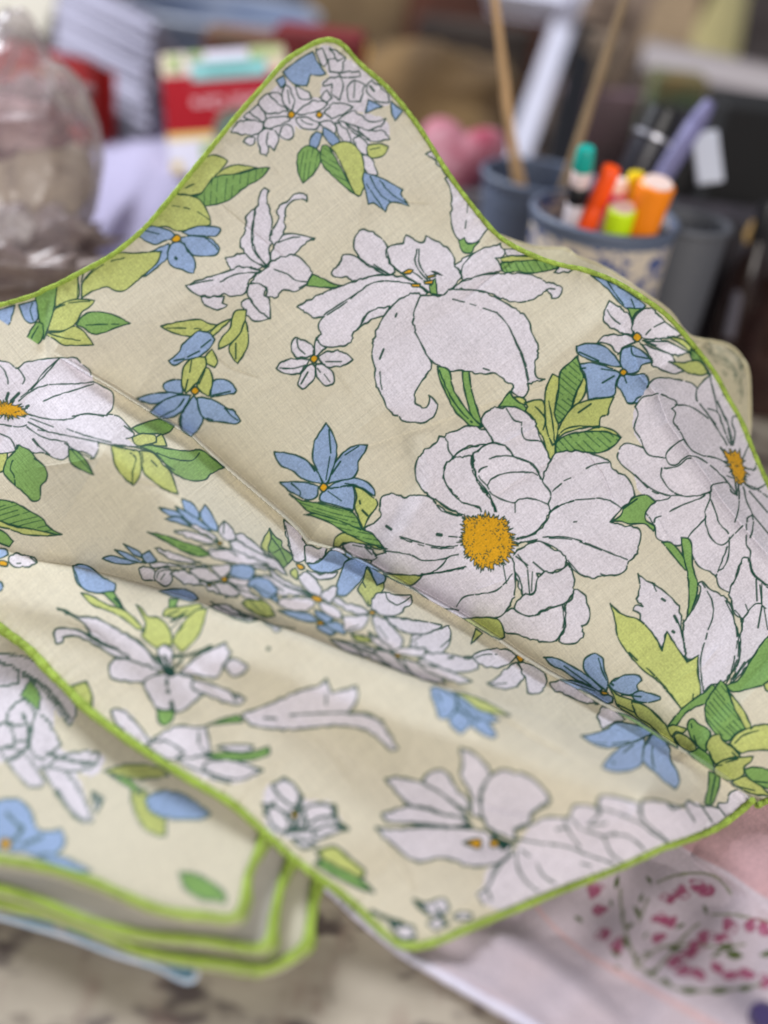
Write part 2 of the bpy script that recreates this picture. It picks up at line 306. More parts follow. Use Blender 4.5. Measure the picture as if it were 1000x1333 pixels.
DESIGN="""
!u
@200 40 4 1.5
W 400 520 480 430 560 370 640 290 700 250 740 300 800 340 870 350 880 270 920 240 900 200 850 100 910 75 1000 140 1150 230 1230 330 1240 380 1200 395 1130 370 1100 430 1050 420 1210 465 1230 560 1130 580 1100 650 1000 600 950 520 880 520 800 520 740 500 730 550 690 570 655 560 630 620 605 610 590 655 550 620 540 575 480 590 470 570 520 545
b 675 215 760 150 830 110 860 170 900 225 870 235 820 230 800 290 760 285 735 280 700 250
b 640 260 675 235 690 270 665 300
b 600 340 640 340 620 370
w 405 530 440 480 500 465 560 470 575 485 560 530 500 545
w 470 450 500 425 540 440 580 480 540 470 500 465
w 500 425 545 385 580 430 590 470 560 470
w 545 380 590 330 640 350 700 420 640 430 590 430
w 600 330 660 330 700 410 650 380
w 575 500 590 460 650 450 720 450 690 480 640 500 600 512
w 545 575 555 530 600 510 640 530 655 560 630 625 605 600 590 655 565 640
l 600 530 590 580 600 610
w 470 580 490 555 530 560 530 590 490 595
w 660 520 690 490 720 500 730 550 700 570 665 550
w 745 430 790 390 850 365 910 380 880 410 820 430 760 440
w 745 455 810 455 870 495 840 515 780 510 750 480
l 770 465 800 485 830 490
w 670 330 690 280 710 300 735 370 720 420 680 380
l 700 310 710 380
w 740 290 790 310 830 350 790 360 760 350
w 890 265 960 240 990 280 970 360 935 335 930 280 885 290
w 865 350 905 310 930 350 905 375
w 890 430 940 380 1010 385 1040 400 980 440 930 455
w 860 480 920 470 950 500 950 540 910 520
w 850 100 880 90 905 160 890 190 860 150
w 910 150 1000 140 980 220 920 215
w 920 90 960 110 1000 140 960 160
w 960 220 1070 215 1080 240 990 245
w 1010 300 1050 260 1100 285 1080 370 1020 370
l 1050 270 1045 350
w 1110 290 1140 260 1220 330 1230 375 1170 370 1120 330
L 1130 290 1150 315
b 1120 360 1195 395 1105 430
b 1240 370 1300 420 1260 470 1240 420
w 960 470 1040 420 1130 475 1210 460 1200 485 1120 520 1060 500 1000 480
w 1120 520 1200 525 1230 565 1130 575 1060 500
w 950 480 1000 510 1030 570 1010 610 960 530
w 1000 480 1050 520 1130 570 1090 560 1030 520
w 1040 560 1080 555 1120 600 1110 650 1070 630
w 1085 655 1130 655 1170 750 1140 760 1110 740
O 720 418 740 438 720 458 700 438
O 865 422 883 440 865 456 848 440
b 820 560 850 525 880 540 860 600 835 630 815 600
b 885 505 920 520 970 570 960 610 920 590 885 540
g 755 640 800 600 860 625 875 670 840 740 780 795 755 740 750 680
h 100 7
g 880 600 910 600 980 720 1040 830 1070 865 1030 840 960 780 890 710 870 660
h 30 7
y 920 610 980 580 1040 590 1090 660 1100 800 1080 860 1050 850 990 720 950 640
y 1120 600 1180 590 1225 605 1200 650 1140 665 1115 640
l 1130 620 1180 610
b 1100 740 1180 765 1230 790 1300 830 1290 850 1335 915 1240 895 1210 945 1150 900 1120 905 1105 830 1090 770
l 1130 760 1180 850 1240 895; 1180 780 1240 850 1320 900; 1110 800 1150 860 1200 930
y 300 650 345 655 390 680 350 730 300 800 240 850 140 855 100 800 200 700
m 310 730 250 780; 210 800 170 820
y 320 760 380 715 440 700 540 715 450 740 350 770 290 800
g 150 850 240 855 320 765 450 745 560 715 605 715 560 770 480 815 400 880 330 905 270 912 230 890
h 95 9
y 60 860 150 855 240 880 290 960 300 1010 230 1025 130 1045 60 1020 -20 1040 -40 960
m 100 912 170 925 240 950 290 985
@0 250 4 1.6
b 725 220 780 180 830 185 890 205 930 240 860 255 810 275 750 250 725 230
l 750 200 830 220
b 880 270 885 330 830 385 760 440 735 440 790 380 845 310 770 320 845 285
b 950 210 1030 180 1090 180 1140 185 1150 200 1130 230 1050 230 980 225
b 940 240 1000 230 1090 240 1125 265 1145 295 1125 330 1050 335 1010 330 960 280
l 1070 240 1110 270 1135 300
b 895 270 930 260 960 275 1000 330 1020 370 1010 425 980 420 950 405 900 390 875 350 880 300
l 960 265 980 310 1005 330
O 920 222 942 235 938 255 915 264 895 250
L 917 345 920 349
y 440 460 520 370 620 320 700 320 840 310 820 370 720 460 650 515 600 515 560 495 480 520 440 545 425 560 430 490
m 440 470 480 420 560 370 650 345
y 300 490 400 430 410 550 310 590 290 600
l 410 430 405 550; 425 480 430 555; 440 410 425 470
y 290 610 340 575 400 560 495 565 470 600 430 625 400 680 350 720 250 725 270 650
l 290 610 360 580 470 570
g 400 690 440 640 500 625 590 640 680 685 600 710 540 735 480 740 440 710 390 690
l 450 695 540 690 620 690
y 245 735 320 730 390 700 440 730 490 798 330 798 290 770 240 745
l 260 740 330 760 420 775
g 190 545 300 480 280 620 230 770 215 700
g 190 680 225 690 220 770 150 830 70 900 45 885 110 810
l 60 885 140 800 200 700
b -60 640 0 615 80 590 50 690 0 760 -60 760
b 100 590 190 565 200 660 165 685 130 665
l 170 580 160 620 175 670
@200 250 4 1.7
w 580 -20 605 -5 590 20 600 70 610 110 620 160 610 220 620 270 600 300 610 350 590 385 540 350 520 280 515 230 520 150 545 60 560 0
w 515 95 530 90 520 200 525 290 590 390 550 380 480 340 470 300 455 290 455 250 480 200 485 130
l 520 150 512 230 525 310 590 380
w 620 200 650 150 650 80 700 50 740 10 800 15 800 50 780 40 730 45 690 90 680 220 640 290 610 250
w 610 350 620 300 680 225 740 220 840 243 790 270 730 330 660 360 620 365
m 650 265 720 240 780 235
w 375 345 420 335 470 320 520 360 590 395 540 400 500 395 450 395 405 410
w 170 490 240 460 320 435 400 410 450 390 560 410 510 450 490 490 480 530 400 545 370 530 340 545 240 540 200 520
l 190 485 250 470 310 460; 350 470 430 430 540 420
w 600 390 610 365 740 330 830 420 820 440 800 480 740 520 680 510 640 550 590 545 590 500 560 490 510 470 540 430
l 630 405 700 430 740 460 800 470; 740 345 800 390; 760 500 800 480
w 500 480 560 480 585 510 580 540 605 560 610 660 560 640 520 580 490 530
w 470 565 500 560 540 610 605 660 550 675 510 665 480 630 460 590
w 250 550 370 545 360 580 385 590 360 610 310 610 260 580
g 830 430 880 450 940 480 1000 490 930 500 850 495 800 490 810 460
y 40 700 120 680 240 665 300 690 360 690 300 720 220 755 120 740 60 715
m 70 710 150 710 250 715
y 340 690 410 660 380 690 310 755 290 740
y 480 665 495 740 490 810 440 895 410 860 395 810 430 760
l 430 790 430 870
y 410 660 430 620 485 615 480 660 450 740 400 790 340 820 350 770 400 710
b 190 760 240 725 300 740 310 755 320 770 290 820 220 870 170 875 110 905 80 880 130 840 150 800
l 110 880 160 870; 180 860 240 830; 250 810 300 770
y 265 870 305 820 335 880 320 915 280 895
@150 440 4 1.8
b 255 240 300 220 345 220 355 290 290 290 255 265
b 115 318 180 295 280 285 350 295 270 320 210 345 150 335
b 500 310 510 230 550 215 600 230 635 275 620 290 560 300
m 510 300 600 280
b 185 385 250 330 330 300 395 300 360 370 310 410 250 420 200 400
b 340 410 370 360 410 300 430 330 460 420 440 470 400 515 350 480 335 440
l 350 470 345 420 380 340; 240 410 320 370 360 320
b 430 310 500 320 560 350 590 370 620 380 655 435 630 450 560 440 480 430 440 380
l 570 360 600 400 640 430; 480 420 510 430
O 418 256 440 275 420 297 396 280
y 350 200 360 150 400 110 470 100 475 150 430 230 370 290 350 250
y 430 240 470 160 490 160 510 220 490 305 460 290 430 260
l 400 120 390 180; 470 170 440 240; 380 220 365 280
@350 440 4 1.8
w 220 95 160 105 125 80 120 30 140 0 170 10 220 30 235 60 235 90
w 240 90 240 40 250 0 280 40 300 50 270 80 245 100
w 260 100 300 75 370 70 415 90 440 115 390 145 300 150
w 250 130 290 145 335 180 340 235 300 250 260 215 245 170
w 230 135 245 170 235 220 175 272 155 235 170 190 200 150
w 215 115 180 165 150 190 80 185 40 160 80 120 150 110
m 60 160 130 160 200 140; 300 125 380 125
l 150 10 155 50 190 85; 255 160 270 180; 290 190 320 230; 205 180 170 240; 60 158 110 160
O 238 90 258 108 238 132 216 110
@400 250 4 1.8
w 130 430 140 400 170 380 180 340 215 325 260 340 300 370 400 430 340 440 260 465 200 445 150 445
w 245 290 250 240 280 200 330 205 390 245 420 290 415 340 440 370 460 420 420 435 350 400 300 370 260 320
l 255 310 290 360 430 430; 350 380 430 430
w 415 300 440 280 500 265 515 220 560 250 590 265 610 260 620 230 680 260 740 300 770 350 770 380 800 420 800 450 760 500 720 530 710 540 620 520 500 430 440 380 415 330
l 575 300 565 370 600 430 640 470; 585 300 585 370 610 420 650 465; 415 300 430 350 440 380 500 430 580 480 640 525
w 0 570 100 520 240 470 340 440 430 435 500 445 560 470 600 500 630 530 540 560 440 600 300 650 280 700 240 740 225 790 130 810 80 800 50 770 70 740 60 690 90 650 30 655 0 630 -40 610 -50 600
l 90 640 180 580 260 530 330 480 400 465 480 470 560 485 640 525
m 100 645 200 580 260 530; 350 480 470 475
w 430 600 380 605 320 630 290 680 260 720 340 665 420 640 430 625
@600 400 4 1.8
w -205 -60 -90 -60 -60 -90 0 -90 100 -85 200 -40 270 0 330 40 360 80 370 130 400 190 405 240 390 290 390 350 405 372 440 375 390 390 350 400 355 430 330 470 290 460 270 440 275 410 240 390 180 345 130 350 80 345 0 330 -60 335 -120 300 -165 270 -190 220 -240 130 -250 70 -240 0 -220 -50
l 190 30 250 100 290 190 330 290 350 390; 275 150 310 220 340 300 355 380
m -40 -40 40 -20 100 0 190 30; 120 320 150 330
@350 440 4 1.8
w 640 -160 670 -190 700 -210 770 -235 790 -220 760 -140 755 -80 770 -20 800 40 830 100 850 130 840 170 790 240 760 300 770 340 800 365 830 355 840 320 835 300 870 330 880 370 850 420 800 445 760 440 720 440 670 410 620 370 600 320 575 275 555 220 555 160 540 100 545 30 560 -30 600 -110
L 600 60 580 110
m 582 150 582 200 590 270; 555 -10 550 40
L 668 -125 662 -110
@550 150 4 1.6
w 165 905 200 870 250 845 350 830 450 825 560 830 650 870 720 890 730 915 710 950 675 955 670 930 640 920 590 955 520 975 460 970 400 950 330 920 240 910
l 200 870 260 855; 640 920 660 905 710 910
w 170 790 210 750 270 720 330 690 390 680 410 665 410 690 435 705 420 740 380 745 410 780 415 815 340 825 270 845 215 860 205 830 190 800
l 205 820 215 780 270 720
w 20 205 60 190 150 310 130 320 60 230
w 120 330 150 320 190 350 300 470 355 560 320 620 290 660 240 670 200 660 165 610 150 540 155 450 145 380
m 240 430 235 510
l 230 550 225 590
g 190 655 220 640 240 670 300 660 270 690 260 715 215 715
w 430 700 500 700 600 730 440 735
y 410 750 450 735 600 740 730 770 640 770 420 765
g 415 770 640 755 740 775 680 805 560 825 500 815 430 820 410 790
h 60 8
w 700 805 730 780 800 800 750 820 690 820
O 585 712 600 725 585 738 568 724
@750 350 4 1.7
b 80 35 160 60 250 110 340 170 365 195 340 215 270 210 220 170 170 110
l 160 60 200 120 250 190; 290 160 310 210
g 270 205 350 210 310 235 295 265
@400 250 4 1.6
g 640 480 670 450 680 535 645 530
l 550 415 610 460 650 490; 580 490 640 525; 590 420 640 470
o 500 420 530 405 555 408 540 425 505 428
o 545 480 590 480 590 495 550 495
o 625 440 670 430 670 440 630 450
o 610 470 660 460 655 480 615 480
D 640 410 690 420 710 438 670 430
@600 400 4 1.9
g 10 335 45 335 60 440 100 570 115 625 80 625 55 560 30 470 15 400
g -120 310 -60 330 -40 420 0 490 60 570 110 620 60 625 20 590 -30 540 -80 440 -110 370
l -110 330 -60 450 0 540 60 600
g 200 520 240 460 260 440 275 470 310 480 350 545 300 540 260 520
y 275 470 330 475 345 510 310 500
y 335 500 390 485 430 490 450 560 480 640 495 720 490 800 480 810 450 760 430 680 400 640 380 580 340 540 350 520
l 390 520 440 580 430 640
y 445 430 480 350 520 380 500 470 500 560 510 620 505 690 480 720 450 640 440 530
l 460 490 480 600 490 700
y 640 350 655 400 640 470 580 530 600 460
g 520 340 570 290 610 255 625 320 640 370 600 450 570 540 510 610 490 550 510 450
h 40 6.5
y 725 625 800 645 835 680 760 665 650 650
y 510 640 540 580 600 510 700 480 800 470 780 510 765 560 730 575 725 620 640 630 540 660 500 700
l 615 550 680 505; 570 580 585 572; 500 690 540 640 620 620 720 630
g 505 700 560 665 650 650 760 650 835 682 790 730 720 760 640 755 580 755 510 785 495 740
h 45 8
@750 350 4 1.8
w 145 240 160 200 175 168 240 210 285 250 295 290 300 345 240 335 190 310 150 280
w 300 330 300 270 330 230 390 205 470 280 560 345 480 360 400 370 350 360
w 350 375 450 370 560 420 590 440 500 450 420 410
w 340 390 420 420 500 450 520 490 560 535 510 548 430 520 400 500 390 460
w 110 395 150 350 230 345 300 350 310 385 250 410 220 450 180 400 130 385
l 165 215 185 250 230 290; 370 380 480 380; 350 375 420 400; 310 365 280 350 240 335; 330 380 370 430
m 360 350 400 310 460 280; 200 320 290 345; 430 380 590 450
O 320 334 344 358 320 382 296 358
y 480 355 560 370 610 420 690 540 700 555 620 470 570 410
g 600 420 640 450 690 530 700 555 640 510 600 460
h 40 5
y 485 485 560 490 640 480 690 545 660 555 590 545 540 515
y 560 350 620 400 720 520 690 500 640 440
@600 400 4 1.9
b 605 205 660 190 740 200 800 250 840 310 800 310 740 295 660 270 610 240
b 620 300 680 290 760 310 835 345 810 400 800 460 720 475 665 480 660 430 650 360
b 825 370 850 350 900 355 960 350 980 390 965 450 900 500 870 500 840 440 815 410
b 835 240 850 215 900 205 960 240 1000 290 950 300 920 340 870 345 835 300
l 620 235 720 280; 735 323 820 335; 740 395 800 360; 855 365 865 395; 890 210 900 250 960 265 1000 270; 625 320 650 318
b 870 500 900 505 920 475 960 465 1010 460 990 480 930 500
O 848 322 868 338 850 360 828 342
@750 530 4 1.8
W 310 0 300 120 355 215 260 190 220 240 230 290 300 350 330 440 420 490 360 545 380 590 410 620 420 680 450 700 530 725 570 715 600 760 640 830 700 860 730 885 750 940 810 970 900 1000 1000 1000 1250 1050 1250 300 930 180 880 30 830 -80 760 -180 700 -165 640 -100 600 -125 480 -150 410 -145 370 -90
l 370 -100 410 -145 480 -150 600 -125 635 -95 660 -130 690 -155 720 -180 765 -180
l 310 0 325 40 305 110 340 170 355 215 380 250 430 262 470 265 480 230 540 180 565 170 540 120 510 80 520 30 500 10
l 565 170 600 220 650 250 740 270 800 310 820 360; 470 265 490 300 530 300 560 270 600 255 650 270 720 320 790 390 840 460 850 400; 455 320 530 310 580 270 600 268
l 450 320 445 360 490 430 560 465 650 460 705 440; 705 440 710 410 760 395 800 400 810 440 840 460; 700 445 700 480 675 540 675 580 600 660 570 715
l 705 485 730 550 750 610 790 650 800 690 760 720 710 690 680 620 675 570; 490 545 560 510 640 480 700 445; 410 610 415 580 445 570; 800 690 840 650 870 620; 790 730 740 860 730 885
l 800 700 795 780 770 840 745 850; 890 670 890 720 910 750 910 800 930 870 1000 930; 810 960 815 920 840 910 835 880 850 830 880 790 905 800; 355 215 260 190 220 240 230 290 300 350 400 430 480 460 550 460
l 310 0 350 -50 400 -60 430 -70 520 -30 530 -10 500 10; 520 -10 600 0 690 60; 630 -90 630 -40 660 0 690 40 760 150 790 200; 700 -160 730 -40 790 80 820 200; 765 -170 770 -60
l 690 10 740 30 760 80 800 190; 820 200 830 130 815 90 820 50 875 45; 870 270 910 180; 880 320 930 330 945 280 945 200; 880 400 930 430 980 410 1000 380; 885 405 930 420 1000 470
l 850 410 850 520 830 600; 875 415 890 490 920 560 895 580 890 640; 920 560 925 620 910 680; 920 560 1020 680; 905 440 1000 550; 830 380 840 460; 790 360 830 375
l 360 545 410 620 420 680 450 700 530 725 570 715 600 760 640 830 700 860 730 885 750 940 810 970
m 310 355 400 440 500 465; 650 280 770 390; 740 -30 790 100 810 200; 650 -10 730 90; 420 490 480 480 500 460; 710 -120 740 30
K 765 225 800 235 830 220 870 260 890 340 880 400 850 415 820 370 790 290
g 185 600 240 560 250 520 310 470 370 460 415 495 370 540 365 590 410 620 405 650 360 610 280 610 230 595
m 250 530 320 480
g 450 705 500 710 560 780 580 850 570 850 520 790
@520 500 4 1.8
w 430 190 480 130 540 125 600 120 660 150 710 200 730 270 760 330 790 400 790 450 760 500 760 560 500 340 490 300
l 560 130 600 190 640 200 640 250 660 290 740 300 760 330; 500 305 560 330 600 380
w 245 260 300 245 350 220 400 225 460 250 490 305 430 320 350 330 280 385 260 350 245 300
w 190 310 210 275 245 285 260 350 280 385 240 430 235 490 270 560 320 610 380 630 420 650 440 680 440 700 320 680 200 610 150 580 100 520 85 470 90 410 130 350
w 280 385 320 350 400 325 490 310 450 325 410 350 400 370 330 390
w 280 390 380 375 400 480 440 560 490 620 500 700 440 690 420 645 370 630 320 610 240 510 240 430
w 385 375 410 350 450 320 500 310 560 330 600 380 700 420 740 490 795 560 790 640 770 700 700 780 600 805 570 800 510 690 500 650 450 560 410 510
l 470 390 540 375 620 385 690 420 740 490; 460 430 420 450 420 490 460 530 490 490 560 465 640 460 700 465 740 490; 460 530 480 570 530 600 600 620 630 600 700 600 780 630
m 605 620 605 670; 470 385 560 375; 430 520 490 620 505 690
l 375 380 390 470 460 560 500 640 515 690; 190 600 250 650 330 680
@600 600 4 1.8
w 465 280 460 230 470 170 430 110 440 60 470 0 500 -40 600 -50 680 -35 770 0 800 50 870 90 905 180 840 250 780 320 860 340 920 350 940 380 930 440 910 500 880 520 860 570 820 595 740 600 700 612 640 600 590 570 550 520 500 460 440 430 380 420 280 435 280 415 370 390 430 340
l 465 275 500 240 590 210; 465 270 530 230 590 210; 640 50 700 20 770 10; 480 160 525 120 490 150; 590 320 605 318; 710 195 780 210 840 250; 430 400 560 400 680 440 800 490 870 515; 560 520 620 590; 730 590 760 600
m 600 205 700 198; 450 405 570 410 690 450 760 480; 280 435 400 410; 540 105 575 90; 300 430 420 425; 870 365 920 380
w 275 490 400 420 480 460 540 490 550 530 540 560 500 570 470 585 400 590 410 640 380 690 320 700 280 570
l 380 530 440 580; 350 570 360 690; 290 500 350 545
m 375 580 370 680; 300 490 350 560
w 590 670 640 690 660 740 675 800 660 850 630 860 640 910 600 950 540 955 510 940 540 880 550 750 580 720
w 185 820 270 770 300 790 370 810 470 770 540 745 545 860 500 935 440 945 330 920 300 905 220 890
l 530 750 540 830 535 870; 500 940 530 890
w 330 700 385 690 400 620 440 580 490 585 540 560 560 540 590 600 585 690 540 745 450 770 370 810 300 790 280 760 310 720
l 275 570 310 620 325 700
@450 600 4 1.8
w 600 560 660 545 800 550 870 500 885 600 880 700 840 780 800 815 700 825 600 825 540 800 470 760 400 700 330 650 380 600 480 580
l 580 760 620 710 700 695 780 680 830 640 870 590; 550 770 590 780; 480 770 560 775
w 100 350 180 300 180 240 190 190 230 175 250 170 300 190 370 180 440 190 480 230 540 270 600 290 620 320 600 400 610 450 600 480 640 540 660 545 590 565 480 585 440 585 380 600 300 600 200 580 130 540 150 500 210 480 200 450 150 400 110 370
l 285 395 400 430 500 450 600 440; 200 470 280 480 350 495 400 520 500 515 560 495 610 485; 440 590 500 550 530 510; 380 600 500 580 570 565 660 545; 540 395 600 400; 470 215 500 260 590 290
m 290 405 400 442 500 458 600 450
L 215 342 238 358; 480 385 500 388
W 590 290 700 270 860 290 890 430 860 520 760 570 640 560 590 480
K 610 300 680 290 740 280 800 295 850 310 860 370 880 430 860 490 820 530 790 545 760 560 700 560 670 520 620 480 600 420 610 370
m 820 530 840 640; 560 370 600 375
y 200 600 370 605 330 650 250 620
y 610 825 790 825 830 920 800 930 720 890
w 0 430 60 425 120 450 160 490 130 515 60 500 20 470
m 40 445 90 440 150 500
@350 440 4 1.8
b 30 595 90 600 150 615 200 640 250 690 285 760 220 750 170 730 120 690 70 670 40 630
b 300 445 330 490 355 560 350 640 310 750 290 770 250 680 230 630 240 540 270 490
b 60 755 120 750 200 755 260 775 250 830 200 845 150 820 110 800
b 270 820 300 790 340 780 440 770 450 830 440 900 340 870 270 850
b 310 780 370 745 440 730 510 750 550 790 555 825 520 810 440 770 330 785
b 310 760 350 650 400 590 460 560 515 560 500 600 470 640 465 690 440 730 370 745
l 140 610 200 640 240 695; 315 480 325 600; 375 645 330 710; 400 760 460 770 540 815; 120 760 165 800 165 820; 310 800 380 850
m 470 565 400 610; 320 620 300 740; 260 770 200 765
O 288 758 310 778 290 802 264 782
y 445 775 490 790 530 820 570 860 550 900 520 940 495 1000 470 940 450 880 460 830
L 475 850 478 865; 490 900 515 925
@300 640 4 1.7
b 590 290 610 320 700 360 800 420 700 390 600 340 585 300
y 540 290 550 240 600 215 640 235 740 260 770 290 820 300 760 300 720 280 590 270 570 290
w 585 280 630 265 700 280 740 310 765 345 740 360 680 350 640 340 600 300
m 640 280 690 290; 700 290 740 330
g 310 15 380 50 460 60 560 85 640 110 680 180 690 200 740 220 800 295 700 265 640 235 590 210 520 165 430 130 385 122 440 115 400 100 350 50
h 15 6
l 440 115 560 150 680 200
w 520 300 560 290 590 300 600 330 560 330
y 800 430 1000 440 940 490 850 460
!b
w 280 150 330 180 370 210 385 260 400 300 395 350 360 370 330 360 310 290 290 220
l 290 180 315 290; 320 320 330 335
w 390 290 420 280 460 300 490 280 505 300 480 350 440 370 395 375
b 400 375 460 370 520 310 560 310 620 350 580 400 500 425 430 410
w 400 410 470 430 560 420 540 450 470 460 420 440
b 560 540 555 490 580 420 600 370 640 350 720 380 700 440 650 500 600 545
b 720 385 808 440 800 480 770 495 745 450
y 710 395 740 440 765 490 800 475 800 510 770 545 735 590 720 600 690 550 665 510 690 470
l 690 470 705 500; 720 570 722 600
w 470 540 530 495 560 500 545 560 520 580 480 560
w 355 450 390 420 440 450 480 520 470 550 420 530 380 490
y 315 415 340 400 355 430 350 460 320 440
w 200 385 240 430 300 470 380 510 430 545 370 540 300 510 230 460
l 250 400 290 450
w 260 560 330 555 430 560 440 590 400 620 330 625 250 590
w 130 440 200 440 290 490 400 530 430 550 340 540 230 540 180 500
l 150 440 280 520; 280 490 420 545
w 460 570 520 590 560 610 590 660 540 660 480 620
O 435 545 465 548 485 570 455 576 425 562
w 0 270 40 250 120 280 200 330 260 380 300 440 200 390 120 370 30 350
w 20 225 60 220 130 270 180 320 220 350 150 320 60 270
w 0 350 60 350 150 380 230 410 120 400 60 380
b 105 460 170 460 230 500 250 585 180 540 120 500
l 130 470 230 560; 150 465 240 540
b 10 390 70 385 130 400 120 465 60 440 0 430
w -20 440 60 445 110 490 40 480
w 0 470 60 470 130 540 170 570 100 560 30 500
w -20 500 50 520 40 545 -20 550
y 165 270 205 195 215 240 200 290 205 320 170 300
g 205 195 240 240 270 260 270 290 310 320 330 350 300 380 280 400 240 350 210 320 200 290 215 240
l 215 240 260 300 300 380; 225 320 265 300
O 345 378 375 382 388 402 362 408
b 250 620 330 625 420 640 460 680 400 680 320 655
b 440 615 500 640 540 665 500 685 450 650
b 490 690 560 680 600 720 600 745 520 720
b 450 700 500 700 550 740 520 750 460 720
O 455 678 485 678 490 692 460 696
w 530 570 560 550 600 580 680 600 730 635 660 640 590 610
w 590 650 650 650 720 640 715 680 680 720 600 735 590 690
m 610 720 670 700
w 740 560 790 525 870 540 940 540 950 580 920 600 880 640 830 650 780 640 740 610
l 810 530 820 560 860 590 900 580 940 550
w 740 650 800 660 840 700 900 770 890 810 850 830 800 790 760 730
l 770 700 820 770
w 800 650 900 660 1000 680 1000 740 930 740 850 700
O 720 628 745 622 758 636 735 644
y 60 580 100 565 170 570 210 600 235 650 180 655 130 635 90 610
h 40 5
y 630 745 700 755 725 780 660 780
w 520 770 650 790 750 820 850 850 900 900 850 920 730 870 600 830
w 720 730 790 780 870 850 830 850 760 800
l 560 780 700 820 800 870; 620 800 740 850; 700 800 820 840; 780 830 870 900; 650 810 690 850
w 0 600 60 630 150 660 100 680 0 650
w 160 665 230 700 270 720 240 730 190 690
l 0 625 80 655; 240 700 340 715
O 855 850 885 848 890 860 865 864
@450 740 4 1.7
w 205 250 300 265 420 280 495 295 500 305 440 340 330 340 250 300
w 120 350 180 370 240 420 260 450 200 420 150 390
w 150 430 230 440 340 530 360 560 270 530 180 470
w 260 460 340 500 420 560 380 560 300 510
w 300 470 400 500 490 560 520 600 400 580 330 530
w 380 470 480 500 560 540 660 590 600 600 500 570 400 520
w 420 440 500 440 600 460 680 470 695 520 640 540 560 540 480 510 400 470
w 340 405 350 350 410 345 480 320 540 300 550 340 540 400 500 440 440 440 400 420 350 410
l 360 350 345 400; 500 410 545 370; 365 390 372 398; 350 380 400 350; 440 500 600 560; 330 480 470 520
L 540 468 560 466; 620 470 650 472
w 230 440 300 415 420 420 410 460 350 460 290 450
O 255 448 285 450 290 460 265 464
y 30 345 120 365 140 385 70 380
w 660 460 700 435 780 420 860 430 890 460 850 500 780 520 700 500
l 680 465 730 450 790 450
w 740 600 780 580 830 530 890 490 930 550 910 600 850 630 780 620
l 760 605 840 600
w 900 490 960 500 1000 520 1045 560 1040 620 1000 655 950 650 940 580 920 540
O 890 460 910 450 930 475 910 490
y 680 315 715 340 655 395
B 445 625 480 620 560 645 700 710 800 790 740 800 790 870 760 885 680 840 640 830 600 865 560 830 540 790 490 780 470 720
b 445 625 480 620 540 650 580 690 570 740 540 780 490 780 470 720 450 670
b 580 660 660 700 800 790 790 800 720 800 660 760 600 740
b 540 790 580 740 650 780 640 830 600 865 560 830
b 670 800 730 790 790 870 760 885 680 840
l 480 650 500 700; 600 700 650 740; 500 735 505 740; 600 820 604 824
y 560 645 640 660 740 700 860 770 800 760 700 740 620 680
!u
@650 820 4 1.8
b 320 262 400 270 480 300 530 325 590 350 590 380 560 385 500 350 440 320 380 300
b 235 145 300 150 370 185 430 220 480 255 540 310 520 320 470 290 400 260 330 210 280 190
b 440 190 450 150 500 125 540 150 550 210 570 270 560 320 500 270 450 220
b 575 290 600 260 670 235 730 240 745 265 720 290 725 320 690 340 640 335 590 310
b 690 345 730 320 840 350 840 365 780 380 720 375
l 520 150 540 220 570 280; 340 190 480 290; 340 265 500 320; 630 250 600 270; 640 340 740 350
L 590 285 595 289
O 530 322 560 325 570 338 540 340
!b
w 265 280 320 265 380 290 470 350 520 385 440 380 350 340 280 310
m 350 340 380 345
w 540 400 600 420 660 470 590 490 540 520 515 450
!u
y 570 290 620 340 700 370 780 410 840 460 880 520 930 600 930 620 860 570 780 510 700 450 620 400 600 350
l 620 390 700 430; 750 420 840 490 880 560
g 590 435 650 440 750 490 850 560 930 620 850 580 750 520 650 460
!b
b 430 555 500 540 560 520 610 485 680 490 760 510 800 540 740 570 690 590 620 610 560 615 500 600
b 540 720 570 670 640 610 720 580 760 560 755 620 745 700 680 735 600 740
b 755 620 780 560 800 545 850 560 890 620 895 680 930 740 940 800 920 830 860 790 820 750 770 710 750 680
l 800 610 800 680 820 750; 650 640 700 600
m 490 590 560 595; 590 595 680 585; 800 540 770 600
L 593 692 598 695
!u
@750 700 4 1.8
w 325 190 360 220 400 240 460 280 530 350 550 420 550 480 580 600 580 640 520 570 475 490 450 580 400 500 340 440 335 400 300 380 310 355 350 360 320 320 335 260
l 400 235 420 280; 525 420 550 490 570 600
L 450 320 465 330; 515 410 530 440; 506 490 512 494
m 560 430 575 520 580 600
w 820 240 840 200 870 110 900 105 920 180 970 230 1050 320 1050 480 1000 520 930 610 870 700 800 770 850 640 860 500 870 430 830 400 810 330 800 280
l 970 230 970 350 990 370; 830 380 860 420 870 500; 860 440 890 400 930 350 970 345; 950 470 970 360; 885 350 900 390; 1000 240 950 340; 900 640 860 690 830 730; 880 650 820 740; 910 170 950 220 1050 270
m 940 220 945 330; 980 360 1000 480; 960 250 970 340
w 640 240 660 230 700 270 760 300 800 340 820 400 830 450 855 520 850 640 800 720 760 760 700 770 660 820 640 830 640 720 635 620 580 640 560 500 570 430 620 360 650 280
l 660 240 710 330 715 410 690 480; 670 550 650 650 665 800; 640 660 655 820; 845 500 845 620 780 770; 635 300 615 350; 780 330 820 410
m 832 450 840 560 800 740; 685 500 678 530; 575 500 580 640
g 550 0 600 20 610 150 635 240 630 300 600 390 580 415 590 330 585 200 560 90
g 780 770 850 740 920 630 1000 520 1100 500 1200 600 1200 800 1000 770 900 790 820 805
y 980 765 1050 720 1100 800 1000 800
y 180 345 240 400 330 430 400 500 450 590 475 490 520 560 580 650 640 615 635 700 650 780 640 840 550 890 500 830 430 750 350 690 270 600 220 520 205 430
